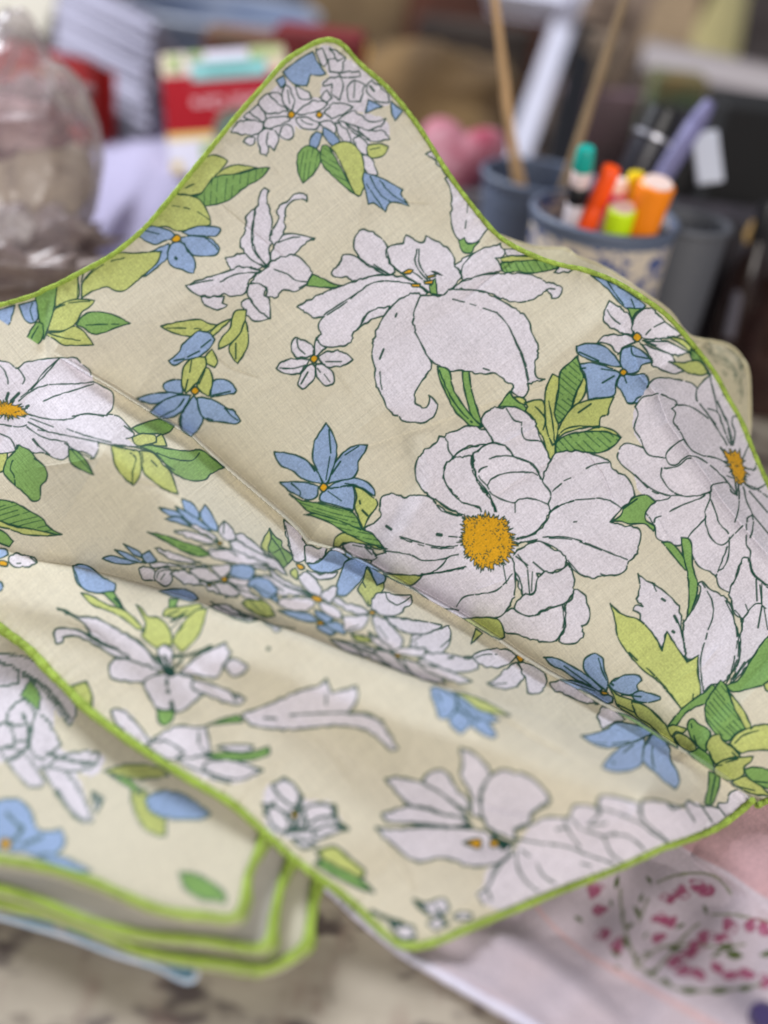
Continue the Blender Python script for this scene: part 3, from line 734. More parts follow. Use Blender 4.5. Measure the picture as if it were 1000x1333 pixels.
l 370 680 450 760 520 850 545 890; 280 600 320 640; 210 370 240 400
@830 880 5.882 1.8
y -40 200 60 230 150 310 220 380 260 450 310 540 300 550 200 480 100 380 0 310
g 240 380 340 260 450 170 530 120 570 65 600 100 545 200 450 240 370 290 300 380
l 430 140 425 190
y 670 90 760 190 830 290 875 400 830 410 780 330 740 240
g 530 200 580 120 640 35 690 90 740 240 800 350 830 410 770 430 700 500 640 480 580 420 530 340 520 270
h 48 6
l 690 110 740 230
y 710 520 760 450 860 400 960 375 1100 380 1100 580 960 570 850 580 790 590 740 550
l 750 520 810 460 930 420; 870 410 900 380
y 720 820 830 770 930 830 1010 900 1100 920 900 910 780 860
l 730 840 900 880
g 820 720 900 700 1010 720 1100 740 1100 900 1010 870 920 830 850 780
l 900 810 1000 820
y 230 390 290 380 380 410 350 440 300 430 270 470 240 430
y 285 460 320 440 400 480 450 540 450 580 390 580 330 540 300 500
g 390 590 450 570 470 550 560 620 590 700 590 740 500 690 440 640
g 385 380 400 345 430 330 470 370 530 400 565 450 530 520 530 580 490 560 430 500 400 450
l 415 370 420 400; 435 460 460 540
y 530 540 570 465 635 450 660 500 740 560 790 620 680 640 600 680 580 650 560 600
l 730 590 760 620; 700 520 790 600
y 590 710 640 660 760 630 890 620 870 660 820 700 820 750 790 780 720 805 650 790 600 750
l 680 665 770 640; 610 690 650 685
!b
g 550 735 635 790 580 980 515 980 545 850
l 600 770 560 970
!n
@0 440 4 1.7
W -200 60 -60 100 0 120 50 130 90 160 130 130 180 120 240 110 310 105 350 105 400 105 420 130 470 170 475 195 500 230 550 260 590 290 590 360 560 400 620 410 670 460 700 500 690 520 660 525 720 570 600 560 510 545 515 580 490 630 450 600 360 580 370 600 330 635 280 625 230 600 180 600 90 560 80 590 0 610 -200 610
l -60 100 0 120 50 130 90 160 130 130 180 120 240 110 310 105 350 105 400 105 420 130 470 170 475 195
l 490 230 550 260 590 290 590 360 560 400 620 410 670 460 700 500 690 520 660 525; 720 570 600 560 510 545 515 580 490 630 450 600 360 580 370 600 330 635 280 625 230 600 180 600 90 560 80 590 0 610
l 0 145 30 180 45 240; 95 160 130 210 120 240; 310 110 230 180 180 250 150 275; 300 120 240 190 160 275; 100 330 180 270 260 245 400 240 490 230; 230 330 300 300 400 270 490 240
l 150 400 260 425 360 425 430 400 560 405; 380 410 460 395 540 410; 160 420 280 465; 350 475 450 510 580 545; 200 480 400 520 550 550; 0 450 100 465 140 455; 130 455 230 520 350 545 360 580; 0 500 60 530 80 580; 340 550 400 590 480 630; 560 265 545 280; 650 460 690 490
L 175 530 200 560; 45 290 35 320; 100 290 60 330; 140 360 150 355
m 200 560 260 610; 45 260 20 330; 110 310 150 280; 150 440 250 490
K -60 330 20 330 90 350 150 390 140 405 80 415 0 410 -60 410
y -50 610 40 600 25 690 -50 700
g 80 590 100 560 160 590 190 630 240 680 245 740 215 770 210 840 170 850 130 810 80 770 40 730 20 700 35 640
l 70 640 55 680 75 720 80 770; 90 570 65 640; 180 630 195 640
g 360 580 400 590 450 640 490 715 430 690 370 650
l 370 580 480 700
@150 440 4 1.7
g 90 470 150 445 235 425 310 460 270 500 200 500 130 500
y 215 520 240 500 260 530 270 565 200 560 180 550
y 90 520 140 500 210 510 215 545 150 560 110 560
y -20 560 60 580 120 590 140 640 130 720 95 770 40 720 0 660 -10 610
y 130 590 200 600 250 660 290 700 330 815 260 790 190 740 150 700
l 80 600 110 630 95 690 90 760; 190 640 220 670; 10 560 100 590; 290 690 330 815; 140 600 150 650
g 130 570 180 560 260 575 370 590 450 585 500 620 570 675 500 710 470 740 400 745 330 720 290 690 240 630 190 590
l 220 600 300 630 400 640 440 600; 0 555 120 575 200 600 240 640 310 690
m 390 720 490 710
@0 640 4 1.7
g -60 60 0 45 80 60 160 105 220 140 260 190 325 225 240 230 180 200 100 185 0 155 -60 140
h 165 7
y 0 155 60 180 180 200 300 225 250 232 130 225 60 200 -20 180
g -40 190 20 210 70 260 50 290 0 270 -40 260
w 50 340 80 325 180 345 195 370 160 390 80 395 50 370
l 90 375 110 375; 160 345 190 370
b -30 300 30 300 45 330 0 350 -30 340
O 0 360 40 370 40 390 0 385
b -30 470 10 475 15 510 -20 530
b 380 390 430 380 480 400 540 450 600 480 600 520 560 525 500 530 440 510 400 470
g 540 530 590 525 640 600 620 605 570 560
l 385 395 400 440 440 510 540 535
L 600 560 660 630 740 720
y 425 530 470 540 560 590 650 620 720 680 745 720 720 720 640 660 560 620 480 590
y 710 590 740 610 770 650 830 660 880 710 900 790 870 810 830 820 790 800 740 750 760 690
l 880 710 900 750; 760 700 750 740
@100 620 4 1.6
b 550 120 600 140 635 185 640 225 600 210 560 170
b 515 160 560 180 640 230 720 290 740 285 670 280 600 250 550 210
b 430 165 510 180 540 195 560 215 480 205
b 460 225 540 215 610 275 560 255
b 645 190 670 150 700 190 735 260 735 290 690 270 650 220
b 135 430 180 415 240 430 320 450 280 460 200 455
b 200 385 260 400 330 440 360 455 280 440 230 410
b 245 355 330 395 350 430 300 410
b 340 410 380 390 420 440 380 455 350 440
w 690 380 800 380 900 420 1000 460 860 460 760 440 700 420
w 510 290 570 285 660 310 740 350 680 350 590 325
w 570 240 650 270 720 310 740 340 680 310 620 280
w 740 270 770 235 800 260 825 300 820 340 770 330 745 300
l 770 240 765 300; 640 360 760 370 840 420; 700 390 820 380 800 350
w 410 375 470 390 560 420 650 455 560 450 480 430
w 380 455 440 450 560 465 700 465 600 480 480 470 400 480
g 370 293 460 310 560 345 640 370 700 410 640 420 560 395 480 350
h 20 6
w 800 590 880 600 970 645 900 640
w 770 545 860 525 920 560 860 575
w 330 475 400 485 415 545 350 540 330 510
w 405 530 420 490 470 475 500 510 490 560 460 575 420 550
l 420 530 430 500 470 490 530 490; 440 540 460 510
w 490 510 540 490 600 510 640 540 660 570 560 560 520 530
w 590 490 660 475 720 510 760 540 680 550 600 510
w 690 470 750 465 810 460 790 510 760 540 720 500
w 640 550 700 560 750 600 770 620 700 600
w 720 560 790 560 850 610 820 630 750 610
O 755 530 778 528 788 544 765 552
O 735 345 755 343 760 355 742 358
O 680 565 700 565 700 575 684 575
b 810 465 900 465 930 500 900 540 830 530 800 510
b 920 530 1000 540 1050 600 990 640 930 590 890 570
l 930 560 1000 580; 920 570 1010 620
w 690 680 780 670 860 720 950 750 880 750 780 720
l 700 655 800 710 900 740
g 485 640 530 640 510 690 480 690
b 430 600 490 590 560 590 610 610 635 640 600 655 540 640 490 625
y 450 730 470 690 560 680 640 665 660 690 600 720 540 740
y 500 860 560 760 620 700 680 690 660 770 630 840 550 920 520 890
l 500 720 560 740; 490 800 540 750; 500 750 580 700; 470 730 530 700; 530 810 560 780
L 490 760 510 750 560 720
@0 780 2 2.2
W 290 290 330 290 400 365 460 335 535 335 550 380 560 415 640 425 690 448 620 480 540 470 470 430 400 395 340 350
W 685 540 700 485 760 475 790 520 860 530 880 560 900 600 860 620 800 640 740 620 700 600
W 740 730 840 760 960 830 1000 860 960 850 860 800
l 300 300 360 350 430 400 500 440 600 470; 420 380 470 400 540 390; 740 720 850 770 970 840; 700 540 760 560 740 620; 800 540 780 600 850 600
@0 800 4 2.2
w 300 -30 340 -20 400 10 500 20 580 60 650 100 740 160 800 220 860 290 780 290 700 260 640 210 560 160 480 110 440 50 380 10
w 280 110 300 75 360 75 430 90 520 150 620 190 680 230 600 220 500 160 400 115 330 120 330 150 300 150
l 430 90 500 140 620 180; 660 110 740 150 820 270
w 570 280 590 240 640 230 740 260 830 290 800 340 740 355 620 345 580 330
w 750 360 800 320 880 310 1000 330 1060 420 1020 450 960 500 900 510 820 490 780 430
L 870 340 872 370; 876 400 880 404; 895 460 900 490
@200 840 4 2.2
w 200 190 260 190 370 230 440 260 480 280 450 310 380 300 280 260 210 230
w 130 150 230 60 330 10 375 -10 400 50 370 100 330 170 230 160
w 370 110 410 70 480 100 490 130 420 165
w 20 20 60 0 100 30 90 150 40 80
L 60 60 90 140; 20 60 80 150; 150 80 90 140; 110 60 200 50 300 10; 600 20 600 20
D 40 110 110 130 120 160 70 165
l 400 240 430 290; 430 255 440 280
g 20 340 110 340 100 390 60 420 30 400
w 0 490 60 450 130 420 220 430 270 430 290 500 300 560 240 580 150 590 60 570
l 240 450 240 520 280 560; 60 540 100 590
g 260 580 350 560 500 560 600 530 600 570 500 600 380 600
w 330 530 420 520 520 525 500 555 400 555
w 280 610 400 600 500 630 570 650 460 700 360 690 260 650
L 510 635 570 655; 300 690 400 720
g 280 420 350 390 440 370 470 400 350 410
@0 780 2 2.2
w 630 300 700 275 780 240 835 225 850 208 865 245 930 228 930 265 905 300 960 300 1000 330 1035 390 1020 395 960 345 880 330 760 340 660 330
l 750 303 870 297 940 300 1000 320; 850 250 850 275; 690 310 720 312
y 185 228 225 215 240 250 240 280 210 260
w 290 290 320 290 370 340 400 390 380 390 330 350 300 320
w 380 380 430 370 480 400 440 420
@300 1000 4 3
w 220 90 290 60 350 110 370 170 330 200 260 150
w 170 190 230 200 300 260 300 340 230 310
w 380 220 440 190 530 200 540 260 470 260 400 300
w 430 340 500 300 600 320 520 350 450 370
w 320 370 400 380 450 400 380 420
L 370 150 350 250 330 320; 400 320 300 330; 230 180 180 240; 540 200 560 280 610 320
O 330 220 350 240 340 270 320 250
y 450 440 540 410 620 470 700 540 680 580 600 550 500 490
g 480 480 560 520 680 580 750 650 660 620 540 560 440 500
w 830 800 920 830 960 890 880 880
L 740 750 830 790 950 830; 960 690 1000 710
@450 1083 4 2.6
w 370 380 440 370 510 350 540 400 500 440 430 430
w 560 450 600 420 660 430 640 460
w 430 480 480 450 540 480 470 510
w 250 500 330 490 370 540 300 560
L 380 370 430 420; 480 400 520 480
@450 940 4 2.4
W 830 720 740 770 720 850 680 900 720 950 900 1000 1100 950 1300 850 1500 750 1800 650 1950 500 2050 520 2000 470 1880 480 1840 500 1800 480 1750 450 1700 430 1550 415 1540 430 1480 410 1400 390 1330 390 1310 450 1260 435 1190 440 1170 490 1040 500 970 535 900 640
w 210 300 260 290 330 300 410 320 500 370 600 460 650 500 540 490 430 450 330 430 260 360
w 410 320 420 280 490 250 540 280 580 350 640 410 640 470 560 420 480 360
w 190 480 260 460 320 440 400 450 500 480 600 500 660 540 560 550 440 545 330 530 220 520
w 160 550 250 560 400 550 600 555 720 570 800 620 870 650 830 720 740 750 640 750 560 720 480 710 400 730 330 710 260 650 200 600
l 330 525 450 535 570 550
w 600 140 640 150 700 190 760 270 740 310 710 350 700 420 720 500 660 480 660 400 630 330 600 280 610 220
w 760 280 820 250 880 265 920 270 980 300 1040 360 1070 410 1020 440 970 480 960 530 890 560 890 620 820 590 740 550 710 480 710 380 740 300
l 720 500 760 570 830 620 900 640; 880 560 960 530
D 580 540 640 530 660 560 600 555
D 740 580 880 630 820 680 790 640
O 615 630 700 610 700 660 640 640
O 755 620 800 620 790 650 760 650
l 890 670 900 760 940 830 1000 880; 870 690 780 760 750 850 690 900 720 950; 820 730 760 820; 920 670 960 700; 740 880 760 930
@650 990 4 2.2
l 80 370 170 335 240 300 340 300 370 290 390 240 460 235 510 250 530 190 600 190 680 210 740 230 750 210 870 215 900 250 960 240 980 210 1010 260
l 370 300 400 330 430 360 540 400 580 480 640 530; 100 410 200 430 350 450 480 500 600 540; 340 310 370 380 420 450; 520 250 600 270 740 330 800 380 880 430; 740 230 745 290 760 320; 510 250 530 270 520 290; 480 340 560 330; 600 390 680 400 760 470; 200 540 230 600 290 640; 160 330 180 280 260 230; 300 360 360 350; 430 540 480 550; 540 400 610 380
@750 850 4 2
W 565 800 590 770 680 800 740 800 745 780 790 780 800 730 840 715 1000 800 900 870 600 950
l 565 800 590 770 640 800 700 800 740 810 745 785 790 780 800 735 840 715; 330 810 350 870 480 980; 490 790 510 820; 570 800 620 880; 650 790 710 880; 740 800 780 850; 120 760 110 850 60 900; 340 780 400 765 480 785 550 800
"""
STACK="""
@0 780 2 2.2
W -60 140 60 150 120 180 200 290 185 330 140 290 160 390 240 395 275 410 250 460 200 450 245 570 215 590 160 520 110 440 80 480 20 430 -60 400
w -60 140 60 150 120 180 180 240 200 290 180 330 140 270 100 220 60 190
w -60 160 40 180 50 220 -60 240
g 55 250 80 210 105 250 100 290
w 20 300 60 260 90 300 70 370 30 360
w 90 300 120 310 160 380 110 420 80 390
w 0 390 60 400 120 480 80 490 30 440
w -60 340 30 320 40 380 -60 400
w 130 430 190 400 260 400 240 440 160 450
w 110 440 170 450 220 520 240 580 200 570 150 510
w 240 500 270 520 250 560
y 270 450 340 430 420 440 440 460 360 470
y 340 490 380 500 400 550 430 570 430 620 380 600 350 550
g 290 460 340 470 370 510 350 500
b 380 520 420 500 480 510 550 560 520 575 430 570 390 550
b -60 540 40 520 80 550 100 600 160 600 170 640 120 680 60 660 -60 650
b 90 670 160 670 240 710 180 710
O 5 625 30 630 25 650 5 648
L 20 560 60 600 30 640; 110 620 60 640
g 470 710 520 720 580 760 590 790 520 780 480 750
L 60 300 80 360 60 400 20 420; 150 500 190 560 220 580; 120 400 180 420 250 430; 60 200 120 230 180 310; 20 330 60 330; 250 510 262 540
"""
EMB="""
@700 1050 3.333 3
P 560 130 760 60 960 -80 1400 -80 1400 560 1000 400 820 280 700 220
p 0 420 60 500 200 620 400 730 620 850 900 1000 870 1030 560 850 340 730 150 610 -15 440
v 520 330 600 300 700 290 780 310 840 380; 360 360 370 480 400 600 440 700; 500 720 560 660 640 560 700 510; 760 470 850 470 1000 500 1150 520; 420 700 520 620 640 600 800 610 900 600; 440 500 480 400; 450 700 600 790 800 800 1000 770 1150 780
Q 254 341 269 354 270 376 246 393 233 399 226 388 229 367 232 346
M 254 341 269 354 270 376 246 393 233 399 226 388 229 367 232 346
M 249 354 258 361 258 374 245 383 238 386 234 380 236 369 237 357
M 216 360 223 343 247 332 277 341 290 347 281 357 256 364 231 373
Q 243 455 249 441 270 433 295 440 306 445 298 453 277 460 255 466
M 243 455 249 441 270 433 295 440 306 445 298 453 277 460 255 466
M 257 453 260 445 272 441 286 445 292 447 287 452 276 455 264 459
M 271 473 252 469 240 452 250 432 257 423 268 428 277 446 286 463
Q 302 533 314 543 314 561 295 575 284 580 279 571 282 554 284 536
M 302 533 314 543 314 561 295 575 284 580 279 571 282 554 284 536
M 298 543 305 549 305 559 294 567 288 569 285 565 287 555 288 545
M 294 534 298 547 287 563 263 570 251 571 252 561 265 547 278 532
Q 341 638 326 626 325 603 347 586 359 579 366 590 364 611 361 633
M 341 638 326 626 325 603 347 586 359 579 366 590 364 611 361 633
M 345 625 337 618 336 606 348 596 355 592 359 598 357 610 356 622
M 373 582 371 600 350 613 321 608 307 603 313 592 335 581 356 571
Q 567 419 562 406 572 390 596 382 607 380 607 390 595 405 583 420
M 567 419 562 406 572 390 596 382 607 380 607 390 595 405 583 420
M 576 410 574 403 579 394 592 390 598 389 598 394 591 403 585 411
M 537 385 553 380 574 386 582 405 585 414 573 415 554 407 534 399
Q 633 345 643 358 639 377 617 390 605 395 602 385 609 366 615 347
M 633 345 643 358 639 377 617 390 605 395 602 385 609 366 615 347
M 627 356 633 363 630 374 618 381 612 383 610 378 613 368 617 358
M 659 390 643 399 616 396 596 378 588 369 602 366 628 370 654 375
Q 734 356 721 368 695 372 671 358 661 350 673 343 699 343 725 342
M 734 356 721 368 695 372 671 358 661 350 673 343 699 343 725 342
M 717 355 710 361 696 363 683 355 678 351 684 348 698 347 713 347
M 722 340 708 351 685 351 668 335 662 325 673 321 696 323 718 325
Q 769 358 766 374 745 388 715 387 701 384 707 373 729 361 751 349
M 769 358 766 374 745 388 715 387 701 384 707 373 729 361 751 349
M 753 364 752 372 741 380 724 379 716 378 719 372 732 365 744 359
M 745 341 759 350 762 368 745 383 735 389 728 381 728 364 727 346
Q 576 495 561 505 534 506 511 490 502 481 515 477 542 479 568 480
M 576 495 561 505 534 506 511 490 502 481 515 477 542 479 568 480
M 559 492 551 498 536 498 524 489 519 484 526 482 540 483 555 484
M 553 469 553 485 537 500 509 498 496 495 500 485 518 473 536 461
Q 573 523 565 512 569 494 588 481 599 477 602 486 595 503 589 521
M 573 523 565 512 569 494 588 481 599 477 602 486 595 503 589 521
M 579 513 574 507 576 497 587 490 593 487 595 492 591 502 588 511
M 605 508 596 519 574 524 551 515 542 510 551 504 573 501 595 498
Q 504 587 503 572 518 557 544 557 557 558 554 568 537 580 520 593
M 504 587 503 572 518 557 544 557 557 558 554 568 537 580 520 593
M 516 580 515 572 523 564 538 564 545 564 543 570 534 577 525 584
M 498 582 498 567 514 554 540 556 552 559 548 568 531 579 514 590
Q 691 583 700 596 694 614 670 623 658 625 656 616 664 599 672 583
M 691 583 700 596 694 614 670 623 658 625 656 616 664 599 672 583
M 684 593 688 600 685 610 672 615 666 616 664 611 669 602 673 592
M 711 584 723 593 724 611 706 626 697 632 691 623 693 606 695 588
Q 714 589 699 577 698 557 720 542 733 537 739 547 737 566 735 585
M 714 589 699 577 698 557 720 542 733 537 739 547 737 566 735 585
M 718 577 710 571 709 560 722 552 728 549 732 554 731 564 729 575
M 713 574 718 558 739 547 766 553 778 558 771 568 750 576 728 585
Q 773 584 772 570 787 556 812 554 824 555 821 565 805 577 789 589
M 773 584 772 570 787 556 812 554 824 555 821 565 805 577 789 589
M 785 577 784 570 792 562 806 561 813 562 811 567 802 573 793 580
M 791 566 809 563 831 573 838 595 839 605 826 604 807 592 787 581
Q 829 485 843 496 845 518 825 536 814 543 807 533 809 512 810 491
M 829 485 843 496 845 518 825 536 814 543 807 533 809 512 810 491
M 825 498 833 504 834 516 823 526 817 530 814 525 814 513 815 501
M 832 500 852 502 868 519 861 542 856 553 843 548 831 530 818 512
Q 919 543 903 533 901 513 920 496 932 490 939 499 938 518 938 538
M 919 543 903 533 901 513 920 496 932 490 939 499 938 518 938 538
M 922 531 913 525 912 514 923 505 929 502 933 507 932 518 932 528
M 969 497 965 513 944 525 915 520 902 516 909 506 931 497 953 487
Q 984 559 967 551 960 531 975 511 984 502 993 511 997 531 1001 551
M 984 559 967 551 960 531 975 511 984 502 993 511 997 531 1001 551
M 984 546 975 542 971 531 979 520 984 515 989 520 991 531 993 542
M 1019 508 1032 519 1032 538 1011 553 1000 558 994 549 998 530 1001 511
Q 576 696 566 680 575 659 604 651 619 649 621 660 609 679 598 698
M 576 696 566 680 575 659 604 651 619 649 621 660 609 679 598 698
M 585 685 580 677 585 665 601 660 609 659 610 666 604 676 597 687
M 628 668 623 683 602 694 575 688 563 683 570 674 592 666 614 658
Q 660 702 658 718 638 731 610 727 598 723 603 713 624 703 644 692
M 660 702 658 718 638 731 610 727 598 723 603 713 624 703 644 692
M 646 707 645 715 634 722 619 720 612 718 615 713 626 707 637 702
M 664 736 643 735 624 720 626 696 629 684 643 688 659 705 674 721
Q 674 712 694 708 718 718 725 741 726 753 711 753 690 741 669 729
M 674 712 694 708 718 718 725 741 726 753 711 753 690 741 669 729
M 686 721 697 719 710 725 714 737 714 744 706 744 695 737 683 730
M 720 746 700 746 681 733 681 711 684 701 696 703 712 718 729 732
Q 760 691 776 688 796 698 801 717 801 727 789 726 772 715 755 704
M 760 691 776 688 796 698 801 717 801 727 789 726 772 715 755 704
M 769 699 778 698 789 703 792 714 792 719 785 718 776 712 767 706
M 802 713 786 715 766 705 760 684 759 674 771 676 789 688 807 700
Q 807 739 813 725 835 715 861 722 872 728 864 736 842 743 821 750
M 807 739 813 725 835 715 861 722 872 728 864 736 842 743 821 750
M 822 737 825 729 837 723 851 727 857 730 853 735 841 739 829 743
M 877 724 878 738 864 751 839 753 828 752 831 743 846 731 862 719
Q 940 742 921 746 896 737 887 714 885 703 899 703 921 715 943 726
M 940 742 921 746 896 737 887 714 885 703 899 703 921 715 943 726
M 928 733 917 736 904 730 898 718 897 712 905 712 917 718 929 724
M 933 743 916 749 892 742 880 722 876 712 889 711 911 719 934 728
Q 1006 741 1018 754 1015 774 991 786 978 790 974 780 980 761 986 743
M 1006 741 1018 754 1015 774 991 786 978 790 974 780 980 761 986 743
M 1000 752 1006 759 1005 770 991 777 984 779 982 773 985 763 989 753
M 1016 773 996 775 975 764 971 741 972 730 986 731 1004 745 1023 758
Q 1049 554 1067 548 1090 555 1098 576 1100 587 1086 588 1066 579 1045 570
M 1049 554 1067 548 1090 555 1098 576 1100 587 1086 588 1066 579 1045 570
M 1060 562 1070 558 1083 562 1087 574 1088 580 1081 580 1070 575 1058 570
M 1012 539 1027 531 1052 534 1069 552 1076 561 1063 564 1039 559 1015 553
Q 1060 768 1056 754 1069 737 1095 731 1107 730 1106 740 1092 755 1077 771
M 1060 768 1056 754 1069 737 1095 731 1107 730 1106 740 1092 755 1077 771
M 1071 759 1069 752 1075 742 1090 739 1097 739 1096 744 1088 752 1080 761
M 1045 772 1039 754 1053 734 1085 730 1100 730 1100 743 1084 760 1068 777
Q 691 630 683 644 660 652 635 643 624 637 633 629 656 624 679 619
M 691 630 683 644 660 652 635 643 624 637 633 629 656 624 679 619
M 676 632 672 639 659 644 645 639 639 636 644 631 657 628 670 625
M 616 653 625 640 648 634 671 643 681 650 672 657 649 661 627 664
V 335 363 356 333 354 296 333 326
V 471 298 477 324 498 341 492 315
V 365 494 378 471 374 445 361 468
V 419 428 424 465 450 491 445 454
V 372 557 373 594 397 622 396 585
V 720 426 722 453 739 473 737 446
V 775 614 821 625 864 605 818 594
V 821 628 855 652 898 651 864 627
V 565 616 598 631 634 623 601 608
V 535 743 554 768 584 776 565 751
V 610 797 659 816 709 802 660 783
V 740 802 790 816 839 797 789 783
V 420 683 437 663 439 636 422 656
V 319 618 332 647 360 661 347 632
V 467 733 504 730 532 706 495 709
V 159 475 175 497 200 504 184 482
V 810 642 847 663 889 657 852 636
V 379 534 404 527 420 505 395 512
V 440 423 457 403 459 376 442 396
V 314 400 313 421 325 439 326 418
V 598 531 624 527 641 508 615 512
V 456 630 476 647 503 649 483 632
V 753 654 784 648 806 625 775 631
V 860 793 901 803 939 786 898 776
V 960 647 1002 653 1039 632 997 626
V 332 690 346 705 367 709 353 694
V 459 576 475 563 480 543 464 556
"""

def rbf(ctrl):
    pts=[];val=[]
    for c in ctrl:
        x,y=c[0],c[1]
        val.append(c[2] if len(c)==3 else float(TD(x,y,c[3]))); pts.append((x,y))
    X=np.array(pts,float)/500; n=len(X)
    def phi(r): return r**3
    D=np.hypot(X[:,None,0]-X[None,:,0],X[:,None,1]-X[None,:,1])
    A=np.zeros((n+3,n+3)); A[:n,:n]=phi(D)+np.eye(n)*.004; A[:n,n]=1; A[:n,n+1:]=X; A[n,:n]=1; A[n+1:,:n]=X.T
    wv=np.linalg.solve(A,np.r_[val,0,0,0])
    def f(x,y):
        x=np.asarray(x,float)/500; y=np.asarray(y,float)/500; o=wv[n]+wv[n+1]*x+wv[n+2]*y
        for i in range(n): o=o+wv[i]*phi(np.hypot(x-X[i,0],y-X[i,1]))
        return o
    return f
def sdist(x,y,line):
    """signed distance (positive below the line) and arc position 0..1"""
    x=np.asarray(x,float); y=np.asarray(y,float); best=np.full(x.shape,1e9); u=np.zeros(x.shape); sg=np.ones(x.shape); tot=0
    Ls=[math.dist(line[i],line[i+1]) for i in range(len(line)-1)]; S=sum(Ls)
    for i,Ln in enumerate(Ls):
        (ax,ay),(bx,by)=line[i],line[i+1]; dx,dy=(bx-ax)/Ln,(by-ay)/Ln
        t=np.clip((x-ax)*dx+(y-ay)*dy,0,Ln); ex=x-ax-t*dx; ey=y-ay-t*dy; D=np.hypot(ex,ey)
        m=D<best; best=np.where(m,D,best); u=np.where(m,(tot+t)/S,u); sg=np.where(m,np.sign(dx*(y-ay)-dy*(x-ax)),sg); tot+=Ln
    return best*sg,u
def sstep(t): t=np.clip(t,0,1); return t*t*(3-2*t)
TOP=[(-60,408),(0,397),(45,384),(58,377),(75,370),(110,352),(150,329),(185,300),(215,266),(245,229),(285,180),(310,149),(340,115),(370,81),(393,65),(415,54),(432,52),(448,60),(470,84),(500,110),(525,138),(550,172),(580,220),(605,255),(640,298),(665,318),(700,335),(735,346),(760,351),(800,366),(840,390),(870,412),(900,446),(928,482),(948,518),(965,548),(982,590),(1000,630),(1030,690),(1060,760)]
BOT=[(1060,1026),(1020,1036),(1000,1042),(988,1048),(980,1042),(950,1067),(925,1082),(875,1100),(862,1104),(800,1132),(725,1161),(675,1182),(650,1192),(600,1213),(575,1224),(550,1231),(525,1231),(507,1221),(487,1203),(450,1168),(400,1132),(375,1112),(345,1084),(325,1066),(300,1045),(250,1016),(200,985),(150,951),(112,922),(87,897),(62,872),(37,845),(0,818),(-60,775)]
# ------------------------------------------------------------------ shape of the open napkin
FOLD2=[(-80,700),(0,713),(50,730),(95,736),(150,750),(207,766),(260,782),(300,800),(340,807),(400,826),(450,848),(512,871),(562,889),(625,910),(690,926),(760,952),(850,985)]
CREST3=[(800,400),(826,460),(834,490),(857,515),(870,550),(900,592),(922,622),(937,647),(965,682),(1000,722),(1080,800)]
MACRO=rbf([(430,55,.452),(380,100,.452),(520,130,.453),(300,180,.450),(600,240,.446),(215,265,.446),(450,250,.445),(-60,408,.446),(50,377,.444),(110,352,.444),(300,400,.438),(500,400,.434),(700,335,.440),(760,351,.438),(700,450,.430),(870,410,.434),(930,480,.434),(980,590,.434),(1040,700,.430),(850,560,.424),(-60,530,.43),(60,470,.428),
 (200,510,.430),(350,600,.426),(500,560,.425),(600,650,.420),(450,660,.420),(700,750,.412),(850,720,.412),(1000,850,.404),(850,880,.400),(1000,1000,.388),(1060,1030,.384),
 (-60,640,.416),(100,620,.418),(300,690,.412),(450,770,.406),(600,840,.400),(750,920,.392),(900,1000,.383),(977,1042,'z',.007),
 (-60,770,.396),(0,817,'z',.032),(112,922,'z',.031),(200,985,'z',.030),(325,1067,'z',.027),(400,1140,'z',.018),(520,1230,'z',.008),(600,1213,'z',.009),(700,1172,'z',.009),(862,1102,'z',.009),
 (200,860,.382),(400,900,.376),(600,980,.370),(800,1010,.376),(330,980,.362),(550,1100,.348),(720,1080,.358)])
def bump_line(x,y,line,amp,width,skew=0.):
    s,u=sdist(x,y,line); e=np.sqrt(sstep(u*5)*sstep((1-u)*5)+1e-9)
    ww=np.where(s>0,width*(1+skew),width*(1-skew))
    return amp*np.exp(-(s/ww)**2)*e
WR=[# (line, amplitude towards camera<0, width px, skew)
 ([(495,540),(520,575),(532,630),(510,670),(470,700)],.0030,24,.3),
 ([(545,560),(560,620),(530,690),(480,730)],-.0016,18,0),
 ([(805,395),(760,440),(700,490),(640,540)],-.0012,14,.2),
 ([(470,270),(540,280),(620,330)],.0020,30,0),
 ([(430,200),(500,300),(560,420)],-.0015,55,0),
 ([(260,330),(340,420),(420,520)],-.0015,60,0),
 ([(620,420),(560,500),(500,560)],-.0012,40,0),
 ([(975,780),(940,880),(850,960)],-.0012,22,0),
 ([(60,390),(58,420),(58,470)],.0030,7,.3),
 ([(0,800),(150,860),(260,960)],.0020,26,0),
 ([(0,760),(120,810),(250,900),(360,1010)],-.0024,34,0),
 ([(380,920),(480,1010),(560,1100),(600,1180)],.0028,34,0),
 ([(330,940),(420,1040),(500,1130)],-.0018,30,0),
 ([(560,930),(680,1000),(820,1050),(900,1060)],-.0022,30,0),
 ([(600,1090),(700,1110),(800,1110)],.0016,18,0),
 ([(620,1060),(740,1075),(880,1060)],-.0016,16,0),
 ([(650,930),(760,985),(850,1020)],.0035,26,0),
 ([(0,640),(120,650),(230,690)],.0018,40,0)]
_r9=random.Random(12)
CREASES=[]
